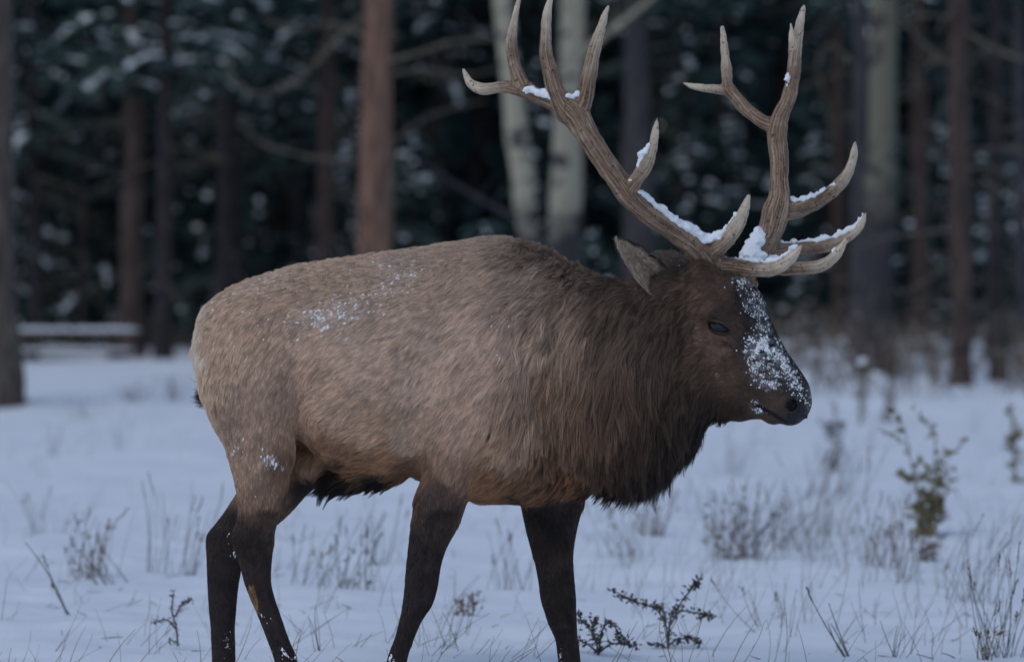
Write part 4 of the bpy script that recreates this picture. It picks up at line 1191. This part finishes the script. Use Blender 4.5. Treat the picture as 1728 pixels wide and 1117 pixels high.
# ---- tail: a small dark tuft
tc_ = PX(349, 668, -0.02)
n_ = 420
tp = tc_ + RNG.normal(0, 1, (n_, 3)) * np.array((.006, .014, .014))
td = np.stack([-0.75 + RNG.normal(0, .25, n_), RNG.normal(-.1, .22, n_), -0.30 + RNG.normal(0, .25, n_)], 1)
td /= np.linalg.norm(td, axis=1)[:, None]
tl = RNG.uniform(.02, .045, n_)
tt = np.linspace(0, 1, 4)
tpts = tp[:, None] + td[:, None] * (tl[:, None] * tt[None])[:, :, None]
tpts[:, :, 2] += (0.010 * tt**2)[None]
hair_object('tail', tpts, np.array((.022, .018, .018))[None].repeat(n_, 0) * RNG.uniform(.6, 1.5, (n_, 1)), np.full(n_, .0007), M_FUR, elk)

# ---- ears: cupped shells with their own hair
M_EAR = attr_mat('ear_skin', rough=0.7)
def ear(tip, base, cup_dir, wid, side):
    tip = np.array(tip); base = np.array(base)
    ax = tip - base; L = np.linalg.norm(ax); ax /= L
    cup = np.array(cup_dir, float); cup -= ax * (cup @ ax); cup /= np.linalg.norm(cup)
    ac = np.cross(ax, cup)
    U, W = 22, 13
    prof = lambda u: wid * np.clip(np.sin(np.pi * (u * .86 + .14))**.62, 0.02, 1) * (1 - .12 * u)
    vs = []; 
    for sh in (0, 1):
        for i in range(U):
            u = i / (U - 1)
            h = prof(u) if i < U - 1 else wid * .05
            for j in range(W):
                v = j / (W - 1) * 2 - 1
                depth = 1.0 * h * (1 - v * v) * (1 - .45 * u)
                p = base + ax * (L * u) + ac * (h * v) - cup * depth
                if sh: p = p - cup * (.006 * (1 - .5 * u))*(1 - .6*v*v)
                vs.append(p)
    fs = []; K = U * W
    for sh in (0, 1):
        for i in range(U - 1):
            for j in range(W - 1):
                a = sh * K + i * W + j
                q = (a, a + 1, a + W + 1, a + W)
                fs.append(q if sh else q[::-1])
    for i in range(U - 1):
        for j in (0, W - 1):
            a = i * W + j; q = (a, a + W, a + K + W, a + K)
            fs.append(q if j == 0 else q[::-1])
    V = np.array(vs); F = np.array(fs)
    o = mesh_obj('ear', V, F, M_EAR, elk, smooth=True)
    inner = np.arange(len(V)) < K
    set_color(o.data, np.where(inner[:, None], np.array((.52, .39, .31)), np.array((.06, .045, .035))))
    # hair: pale inside, dark rim and back
    vv = np.tile(np.linspace(-1, 1, W), U); uu = np.repeat(np.linspace(0, 1, U), W)
    n = 9000
    i = RNG.random(n) * (U - 1.01); j = RNG.random(n) * (W - 1.01)
    i0 = i.astype(int); j0 = j.astype(int); fi = (i - i0)[:, None]; fj = (j - j0)[:, None]
    isb = RNG.random(n) < .45
    off = np.where(isb, K, 0)
    q = lambda a, b: V[off + (i0 + a) * W + j0 + b]
    P = q(0, 0) * (1 - fi) * (1 - fj) + q(1, 0) * fi * (1 - fj) + q(0, 1) * (1 - fi) * fj + q(1, 1) * fi * fj
    N = np.cross(q(1, 0) - q(0, 0), q(0, 1) - q(0, 0)); N /= np.linalg.norm(N, axis=1)[:, None] + 1e-9
    sg = np.sign((N * cup).sum(1)); sg[sg == 0] = 1
    N = N * np.where(isb, -sg, sg)[:, None]
    u = i / (U - 1); v = j / (W - 1) * 2 - 1
    rim = np.clip((np.abs(v) - .74) / .2, 0, 1) * (v > -2)
    c_in = np.array((.80, .62, .49)); c_dk = np.array((.030, .024, .022)); c_bk = np.array((.12, .09, .07))
    top = np.where(side * v > 0, rim, rim * .25)
    c_in = c_in * (1 - .3 * np.exp(-((v - .25) / .35)**2) * (u > .15))[:, None]  # shade inside the ear cup painted into the pale hair
    colr = np.where(isb[:, None], c_bk, c_in * (1 - top[:, None]) + c_dk * top[:, None]) * RNG.uniform(.65, 1.25, (n, 1))
    dirn = ax[None] * .9 - ac[None] * (v * -.35)[:, None]
    lnn = np.where(isb, .018, .016 + .032 * (1 - .6 * u) * RNG.random(n))
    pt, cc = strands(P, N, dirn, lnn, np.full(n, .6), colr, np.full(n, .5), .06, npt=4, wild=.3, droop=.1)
    hair_object('ear_hair', pt, cc, np.full(n, .0006), M_FUR, o)
    return o
ear_near = ear(PX(1040, 404, -.26), PX(1152, 512, -.165), (.25, -.9, .05), .057, 1)
def base_tuft(o, c, dirn, colr, n=1500):
    P = np.array(c) + RNG.normal(0, 1, (n, 3)) * np.array((.020, .012, .022))
    D = np.array(dirn) + RNG.normal(0, .28, (n, 3)); D /= np.linalg.norm(D, axis=1)[:, None]
    Ln = RNG.uniform(.025, .06, n); t = np.linspace(0, 1, 5)
    p = P[:, None] + D[:, None] * (Ln[:, None] * t[None])[:, :, None]
    p[:, :, 2] -= .014 * t[None]**2
    hair_object('ear_hair', p, np.array(colr)[None] * RNG.uniform(.5, 1.3, (n, 1)), np.full(n, .0006), M_FUR, o)
base_tuft(ear_near, PX(1140, 508, -.215), (-.75, -.25, .25), (.13, .095, .075))
base_tuft(ear_near, PX(1148, 470, -.20), (-.8, -.2, .15), (.10, .075, .06), 900)
ear(PX(1108, 428, .14), PX(1172, 470, .04), (-.2, .9, .2), .046, -1)

# ---- eyes
M_EYE, nt_, b_ = new_mat('eye'); b_.inputs['Base Color'].default_value = (.006, .005, .006, 1); b_.inputs['Roughness'].default_value = .12; b_.inputs['Specular IOR Level'].default_value = .4
M_LID = noise_mat('eyelid_skin', (.022, .016, .013), (.060, .043, .034), scale=150, rough=.5, bump=.4, bump_dist=.002)
M_LID2 = attr_mat('eyelid', rough=.5)
def head_dir(a, b, c): return HT * a + HUP * b + HSD * c
def uv_ball(c, r, U=24, W=16, keep=None, sgn=1):
    V = []; F = []
    for i in range(W + 1):
        th = math.pi * i / W
        for j in range(U):
            ph = 2 * math.pi * j / U
            # polar axis along the side of the head
            d = head_dir(math.sin(th) * math.cos(ph), math.sin(th) * math.sin(ph), sgn * math.cos(th))
            V.append(c + d * r)
    for i in range(W):
        for j in range(U):
            q = (i * U + j, i * U + (j + 1) % U, (i + 1) * U + (j + 1) % U, (i + 1) * U + j)
            if keep is None or keep((i + .5) / W * math.pi, (j + .5) / U * 2 * math.pi): F.append(q)
    return np.array(V), F
for sgn in (1, -1):
    c = head_pt(119, 25, .0825 * sgn)
    V, F = uv_ball(c, .031, sgn=sgn)
    WD = HT * math.cos(.42) + HUP * math.sin(.42)
    widen = lambda A: np.asarray(A) + WD * (((np.asarray(A) - c) @ WD)[:, None] * .42)
    V = widen(V)
    eb = mesh_obj('eye', V, F, M_EYE, elk, smooth=True)
    # lids: ring of skin with an almond opening, heavier above
    rows = []
    U = 40
    for j in range(U):
        ph = 2 * math.pi * j / U
        ct, sn = math.cos(ph), math.sin(ph)
        oa = .0275 * ct; ob = (.0150 if sn > 0 else .0140) * sn * (1 - .25 * abs(ct)) - .0015 + .013 * ct * .5
        ring = []
        for k, (f, r) in enumerate(((1.0, .0313), (1.02, .0342), (1.2, .0356), (1.5, .0352), (1.9, .0325), (2.3, .027))):
            a, b = oa * (1 + (f - 1) * .45), ob * (1 + (f - 1) * 1.25) 
            q = a * a + b * b
            h = math.sqrt(max(r * r - q, 1e-7)) if q < r * r else 0.0
            ring.append(c + head_dir(a, b, sgn * h))
        rows.append(ring)
    V = widen([p for r in rows for p in r]); nk = 6
    rows = [list(V[j * 6:(j + 1) * 6]) for j in range(U)]
    F = [(j * nk + k, j * nk + k + 1, ((j + 1) % U) * nk + k + 1, ((j + 1) % U) * nk + k) for j in range(U) for k in range(nk - 1)]
    if sgn < 0: F = [f[::-1] for f in F]
    ld = mesh_obj('eyelid', V, F, M_LID2, eb, smooth=True)
    set_color(ld.data, np.tile(np.array([(.006, .005, .005), (.008, .007, .007), (.022, .017, .015), (.050, .036, .029), (.075, .054, .043), (.075, .054, .043)]), (U, 1)))
    nl_ = 70; jj = RNG.uniform(.06, .44, nl_) * U
    lp = np.array([rows[int(q) % U][1] for q in jj])
    ldv = np.array([HUP * RNG.uniform(-.15, .35) + HSD * sgn * RNG.uniform(.6, 1.0) + HT * RNG.normal(.25, .25) for q in jj])
    tt_ = np.linspace(0, 1, 4)
    lpts = lp[:, None] + ldv[:, None] * (RNG.uniform(.010, .018, nl_)[:, None] * tt_[None])[:, :, None]
    lpts[:, :, 2] -= .006 * tt_[None]**2
    hair_object('eyelash', lpts, np.full((nl_, 3), .006), np.full(nl_, .0005), M_FUR, eb)

# ---- antlers
def catmull(pts, n):
    p = np.array(pts, float)
    s = np.r_[0, np.cumsum(np.linalg.norm(np.diff(p[:, :3], axis=0), axis=1))]
    X, Y = smooth_curve(s, p, n)
    return X, Y

class Chains:
    def __init__(self):
        self.A = []; self.B = []; self.ra = []; self.rb = []; self.info = []; self.cid = []
    def add(self, pts, cid):
        """pts: (px, py, y, r px)"""
        q = []
        for (px, py, y, r) in pts:
            P = PX(px, py, y); q.append((*P, r * (CAM_D + y) / FPX))
        n = max(6, int(len(q) * 3.2))
        s, Y = catmull(q, n)
        for i in range(n - 1):
            self.A.append(Y[i, :3]); self.B.append(Y[i + 1, :3]); self.ra.append(Y[i, 3]); self.rb.append(Y[i + 1, 3])
            self.info.append((s[i], s[-1])); self.cid.append(cid)
    def done(self):
        for k in ('A', 'B', 'ra', 'rb', 'info', 'cid'): setattr(self, k, np.array(getattr(self, k)))
        return self
    def sdf(self, P, full=False, k=0.012):
        if not full and len(P) > 5000:
            o = np.lexsort((P[:, 2], np.floor(P[:, 0] / .05)))
            r = np.empty(len(P))
            for c in np.array_split(o, len(P) // 2500): r[c] = self.sdf(P[c], False, k)
            return r
        nc = int(self.cid.max()) + 1
        plo, phi = P.min(0) - .07, P.max(0) + .07
        best = np.full((nc, len(P)), .3)
        seg = np.zeros(len(P), int); bd = np.full(len(P), 9.0); tt = np.zeros(len(P))
        for i in range(len(self.A)):
            if not full and (np.maximum(self.A[i], self.B[i]) < plo).any() | (np.minimum(self.A[i], self.B[i]) > phi).any(): continue
            ab = self.B[i] - self.A[i]
            ap = P - self.A[i]
            t = np.clip(ap @ ab / (ab @ ab), 0, 1)
            d = np.sqrt(((ap - t[:, None] * ab)**2).sum(1)) - (self.ra[i] * (1 - t) + self.rb[i] * t)
            c = self.cid[i]
            best[c] = np.minimum(best[c], d)
            if full:
                m = d < bd; bd[m] = d[m]; seg[m] = i; tt[m] = t[m]
        f = best[0]
        for c in range(1, nc): f = smin(f, best[c], k)
        return (f, seg, tt) if full else f

NEAR = Chains()
for c, pts in enumerate([
    [(1206,474,-.175,24),(1203,450,-.185,23),(1183,424,-.215,21),(1136,390,-.275,17.5),(1092,360,-.33,17),(1062,331,-.365,18),(1040,300,-.385,18.5),(1013,262,-.40,19),(988,222,-.41,20.5),(966,188,-.415,23),(942,172,-.41,20),(914,166,-.405,13.5),(884,150,-.40,13)],
    [(1204,446,-.185,15),(1246,451,-.215,14),(1290,456,-.245,13),(1325,444,-.27,10.5),(1341,430,-.28,7.5),(1352,415,-.285,3.2)],
    [(1192,428,-.20,16),(1222,410,-.25,14),(1244,380,-.285,12),(1256,354,-.30,8.5),(1263,332,-.305,4)],
    [(1055,327,-.365,15),(1074,302,-.40,13),(1091,277,-.43,12),(1102,246,-.455,9),(1106,222,-.46,6),(1109,200,-.465,2.2)],
    [(972,190,-.415,20),(986,166,-.42,16),(993,132,-.425,13),(1004,80,-.42,10.5),(1018,36,-.41,6.5),(1026,11,-.40,2.5)],
    [(958,192,-.415,19),(942,166,-.43,16),(929,123,-.445,13),(921,79,-.45,11),(922,35,-.44,8.5),(930,-6,-.42,4),(933,-16,-.42,2)],
    [(884,150,-.40,13),(870,116,-.39,11),(863,79,-.38,9.5),(868,35,-.36,7),(876,-2,-.34,3.5),(879,-12,-.34,2)],
    [(886,151,-.40,12),(848,147,-.37,10.5),(815,151,-.34,9.5),(797,143,-.32,8),(786,127,-.31,5.5),(782,117,-.305,2.5)]]):
    NEAR.add(pts, c)
NEAR.done()
FAR = Chains()
for c, pts in enumerate([
    [(1250,478,-.06,22),(1258,455,-.05,21),(1276,428,-.01,20),(1296,398,.05,21),(1308,362,.10,23),(1315,325,.13,17.5),(1315,275,.16,15.5),(1312,232,.18,17),(1314,208,.18,15),(1330,168,.19,13),(1339,123,.20,12),(1343,80,.20,10.5),(1350,40,.20,7.5),(1357,10,.20,2.8)],
    [(1262,450,-.04,14),(1300,452,-.03,13),(1340,454,-.02,11.5),(1378,451,-.01,11),(1408,434,0,9),(1420,418,0,6),(1428,404,0,2.5)],
    [(1276,428,.0,16),(1310,424,.06,13),(1345,421,.10,12),(1391,416,.14,11.5),(1430,400,.17,9.5),(1451,384,.18,6.5),(1461,360,.18,2.5)],
    [(1312,356,.10,17),(1342,354,.14,14),(1368,346,.18,12.5),(1402,325,.22,11.5),(1429,296,.25,9.5),(1440,266,.26,7),(1443,242,.26,3.5)],
    [(1312,215,.18,13),(1292,208,.20,11.5),(1267,192,.24,11),(1242,165,.28,10.5),(1228,147,.30,10),(1226,112,.31,8.5),(1221,75,.31,6.5),(1219,47,.31,3.2)],
    [(1234,152,.29,9),(1204,150,.32,8),(1175,147,.35,5.5),(1154,141,.37,2)],
    [(1342,90,.20,6.5),(1337,66,.175,5.5),(1335,41,.17,2.5)]]):
    FAR.add(pts, c)
FAR.done()

def antler_mat():
    m, nt, b = new_mat('antler')
    st = nt.nodes.new('ShaderNodeAttribute'); st.attribute_name = 'streak'
    tp = nt.nodes.new('ShaderNodeAttribute'); tp.attribute_name = 'tipness'
    mp = nt.nodes.new('ShaderNodeMapping'); mp.inputs['Scale'].default_value = (3.2, 3.2, 16)
    nt.links.new(st.outputs['Vector'], mp.inputs[0])
    nz = nt.nodes.new('ShaderNodeTexNoise'); nz.inputs['Scale'].default_value = 1.9; nz.inputs['Detail'].default_value = 6; nz.inputs['Roughness'].default_value = .72; nz.inputs['Distortion'].default_value = .7
    nt.links.new(mp.outputs[0], nz.inputs['Vector'])
    tc = nt.nodes.new('ShaderNodeTexCoord')
    n2 = nt.nodes.new('ShaderNodeTexNoise'); n2.inputs['Scale'].default_value = 26; n2.inputs['Detail'].default_value = 5
    nt.links.new(tc.outputs['Object'], n2.inputs['Vector'])
    rp = nt.nodes.new('ShaderNodeValToRGB')
    e = rp.color_ramp.elements
    e[0].position = .36; e[0].color = (.040, .023, .014, 1)
    e[1].position = .66; e[1].color = (.52, .36, .24, 1)
    x = e.new(.50); x.color = (.20, .122, .078, 1)
    nt.links.new(nz.outputs[0], rp.inputs[0])
    r2 = nt.nodes.new('ShaderNodeValToRGB')
    e = r2.color_ramp.elements
    e[0].position = .30; e[0].color = (.18, .12, .08, 1)
    e[1].position = .52; e[1].color = (.74, .61, .46, 1)
    nt.links.new(nz.outputs[0], r2.inputs[0])
    ad = nt.nodes.new('ShaderNodeMath'); ad.operation = 'MULTIPLY_ADD'
    nt.links.new(n2.outputs[0], ad.inputs[0]); ad.inputs[1].default_value = .8; ad.inputs[2].default_value = -.4
    a2 = nt.nodes.new('ShaderNodeMath'); a2.operation = 'ADD'; a2.use_clamp = True
    nt.links.new(tp.outputs['Fac'], a2.inputs[0]); nt.links.new(ad.outputs[0], a2.inputs[1])
    mx = nt.nodes.new('ShaderNodeMix'); mx.data_type = 'RGBA'
    nt.links.new(a2.outputs[0], mx.inputs[0]); nt.links.new(rp.outputs[0], mx.inputs[6]); nt.links.new(r2.outputs[0], mx.inputs[7])
    # dark dirt flecks
    n3 = nt.nodes.new('ShaderNodeTexNoise'); n3.inputs['Scale'].default_value = 95; n3.inputs['Detail'].default_value = 3
    nt.links.new(tc.outputs['Object'], n3.inputs['Vector'])
    r3 = nt.nodes.new('ShaderNodeValToRGB'); r3.color_ramp.elements[0].position = .28; r3.color_ramp.elements[0].color = (.18, .16, .15, 1)
    r3.color_ramp.elements[1].position = .40; r3.color_ramp.elements[1].color = (1, 1, 1, 1)
    nt.links.new(n3.outputs[0], r3.inputs[0])
    ml = nt.nodes.new('ShaderNodeMix'); ml.data_type = 'RGBA'; ml.blend_type = 'MULTIPLY'; ml.inputs[0].default_value = 1
    nt.links.new(mx.outputs[2], ml.inputs[6]); nt.links.new(r3.outputs[0], ml.inputs[7])
    nt.links.new(ml.outputs[2], b.inputs['Base Color'])
    bp = nt.nodes.new('ShaderNodeBump'); bp.inputs['Strength'].default_value = .9; bp.inputs['Distance'].default_value = .004
    nt.links.new(nz.outputs[0], bp.inputs['Height']); nt.links.new(bp.outputs[0], b.inputs['Normal'])
    b.inputs['Roughness'].default_value = .6; b.inputs['Specular IOR Level'].default_value = .3
    return m
M_ANTLER = antler_mat()

def build_antler(CH, base, bdir):
    bdir = np.array(bdir, float); bdir /= np.linalg.norm(bdir)
    u = np.cross(bdir, (0, 1, 0)); u /= np.linalg.norm(u); v = np.cross(bdir, u)
    burr = [base + (u * math.cos(a) + v * math.sin(a)) * .042 for a in np.linspace(0, 2 * math.pi, 15)[:-1]]
    brr = RNG.uniform(.009, .014, len(burr))
    def f(P):
        r = CH.sdf(P)
        low = np.exp(-(((P - base)**2).sum(1)) / .02)
        r = r - (.003 + .008 * low) * (vnoise(P, 75, 41) - .5) - .006 * (vnoise(P, 22, 42) - .5)
        bb = np.full(len(P), 9.0)
        for c, rr in zip(burr, brr): bb = smin(bb, ball(P, c, rr), .008)
        return smin(r, bb, .008)
    lo = np.minimum(CH.A, CH.B).min(0) - .06; hi = np.maximum(CH.A, CH.B).max(0) + .06
    V, F = surface_nets(f, lo, hi, .0042, coarse=6, band=.034)
    _, seg, tt = CH.sdf(V, True)
    A, B = CH.A[seg], CH.B[seg]
    ax = B - A; L = np.linalg.norm(ax, axis=1)[:, None]; ax = ax / L
    rel = V - A; rel -= ax * (rel * ax).sum(1)[:, None]
    ref = np.array((.21, .93, .12)); e1 = ref - ax * (ax @ ref)[:, None]; e1 /= np.linalg.norm(e1, axis=1)[:, None]
    e2 = np.cross(ax, e1)
    ca = (rel * e1).sum(1); sa = (rel * e2).sum(1); rr = np.hypot(ca, sa) + 1e-6
    s = CH.info[seg, 0] + tt * L[:, 0]
    streak = np.stack([ca / rr, sa / rr, s * .25 + CH.cid[seg] * 1.7], 1)
    tip = np.clip(1.15 - (CH.info[seg, 1] - s) / .19, 0, 1)
    # the main beam's own end of a forked crown is not a tip
    if CH is NEAR: tip[CH.cid[seg] == 0] = 0
    o = mesh_obj('antler', V, F, M_ANTLER, elk, smooth=True)
    a = o.data.attributes.new('streak', 'FLOAT_VECTOR', 'POINT'); a.data.foreach_set('vector', streak.astype(np.float32).ravel())
    a = o.data.attributes.new('tipness', 'FLOAT', 'POINT'); a.data.foreach_set('value', tip.astype(np.float32))
    return o, f
ant_n, f_near = build_antler(NEAR, PX(1206, 466, -.178), NEAR.B[1] - NEAR.A[0])
ant_f, f_far = build_antler(FAR, PX(1252, 472, -.058), FAR.B[1] - FAR.A[0])
ant_n['label'] = 'near antler with long tines and snow in its forks'
ant_f['label'] = 'far antler rising behind the near brow tine'

# ---- snow lying on the antlers
def snow_strips(strips, parent, anti):
    CH = Chains()
    for c, s in enumerate(strips): CH.add(s, c)
    CH.done()
    def f(P):
        r = CH.sdf(P, k=.006) - .018 * (vnoise(P, 48, 51) - .56) - .010 * (vnoise(P, 120, 52) - .5)
        return np.maximum(r, -anti(P) - .004)
    lo = np.minimum(CH.A, CH.B).min(0) - .035; hi = np.maximum(CH.A, CH.B).max(0) + .035
    V, F = surface_nets(f, lo, hi, .004, coarse=5, band=.034)
    return tag(mesh_obj('snow', V, F, M_SNOW_LUMP, parent, smooth=True), kind='stuff')
snow_strips([
    [(1078,322,-.385,4),(1102,342,-.35,5),(1128,364,-.31,6)],
    [(1128,366,-.31,6),(1148,377,-.285,9),(1168,390,-.26,10),(1190,402,-.245,11),(1208,399,-.255,9),(1226,384,-.28,5),(1240,362,-.295,3)],
    [(1216,434,-.19,3),(1246,438,-.215,5),(1284,442,-.24,6),(1312,438,-.26,6),(1330,426,-.275,5),(1344,414,-.28,2)],
    [(884,152,-.425,4),(898,154,-.43,7),(912,157,-.435,8),(924,160,-.44,7)],
    [(953,165,-.44,5),(962,164,-.44,7),(972,160,-.44,5)],
    [(1078,280,-.425,4),(1084,264,-.44,6),(1094,248,-.455,6),(1101,236,-.46,3)],
    [(1048,306,-.40,5),(1056,310,-.40,5),(1062,304,-.405,4)],
    [(1215,465,-.19,3),(1240,468,-.15,4)]], ant_n, f_near)
snow_strips([
    [(1282,392,.02,8),(1276,408,-.02,14),(1268,425,-.05,17),(1262,438,-.07,13),(1285,432,-.05,9)],
    [(1282,424,.0,8),(1300,436,0,6),(1330,438,0,4)],
    [(1296,414,.04,4),(1330,410,.09,5),(1365,407,.12,4),(1395,402,.14,5),(1425,390,.17,5),(1448,374,.18,3),(1456,362,.18,2)],
    [(1390,443,-.01,3),(1404,430,0,4),(1414,420,0,3)],
    [(1332,338,.13,5),(1348,337,.15,6),(1370,331,.18,5),(1392,319,.21,4)],
    [(1330,126,.18,3),(1329,135,.18,6),(1328,145,.18,3)],
    [(1398,320,.21,3),(1405,313,.22,4)]], ant_f, f_far)

# ---- snow caught in the coat
FLK = 6
rx = np.concatenate([RNG.normal(0, 1, f[5] * FLK) for f in FLAKES]); ry = np.concatenate([RNG.normal(0, 1, f[5] * FLK) for f in FLAKES])
fi = np.concatenate([np.full(f[5] * FLK, i) for i, f in enumerate(FLAKES)])
FA = np.array(FLAKES, float)
tx = FA[fi, 0] + rx * FA[fi, 2]; ty = FA[fi, 1] + ry * FA[fi, 3] + rx * FA[fi, 2] * FA[fi, 4]
nearside = np.where(FN[:, 1] < 0.15)[0]
kd = kdtree.KDTree(len(nearside))
for j, i in enumerate(nearside): kd.insert((fx[i], fy[i], 0), j)
kd.balance()
vnear = np.where(BN[:, 1] < 0.15)[0]
kv = kdtree.KDTree(len(vnear))
for j, i in enumerate(vnear): kv.insert((px_[i], py_[i], 0), j)
kv.balance()
C = []; Dd = []; Rr = []
keepn = vnoise(np.stack([tx / 7.0, ty / 5.0, 0 * tx], 1), 1.0, 91)
for x, y, i, kn in zip(tx, ty, fi, keepn):
    if random.random() > (kn - .22) * 2.0 * (.35 if y > 800 else 1): continue
    _, j, dist = kd.find((x, y, 0)); s = nearside[j]
    if dist < 2.5:
        w_ = random.random(); C.append(fpts[s, 1] * (1 - w_) + fpts[s, 3] * w_); dv = fpts[s, -1] - fpts[s, 0]; Dd.append(dv / (np.linalg.norm(dv) + 1e-9))
    else:
        _, j, dist = kv.find((x, y, 0)); s = vnear[j]
        if dist > 3: continue
        C.append(BV[s] + BN[s] * .002); Dd.append(np.array((0, 0, 1.0)))
    Rr.append(FA[i, 6] * (.00078 if x > 1240 else .001) * random.choice((.18, .2, .25, .3, .3, .4, .5, .7, 1.3)))
C = np.array(C); Dd = np.array(Dd); Rr = np.array(Rr)
V, F = lumps(C, Rr, Dd, np.where(C[:, 0] < .2, 2.2, 1.3))
tag(mesh_obj('snow', V, F, M_SNOW_LUMP, elk, True), kind='stuff')
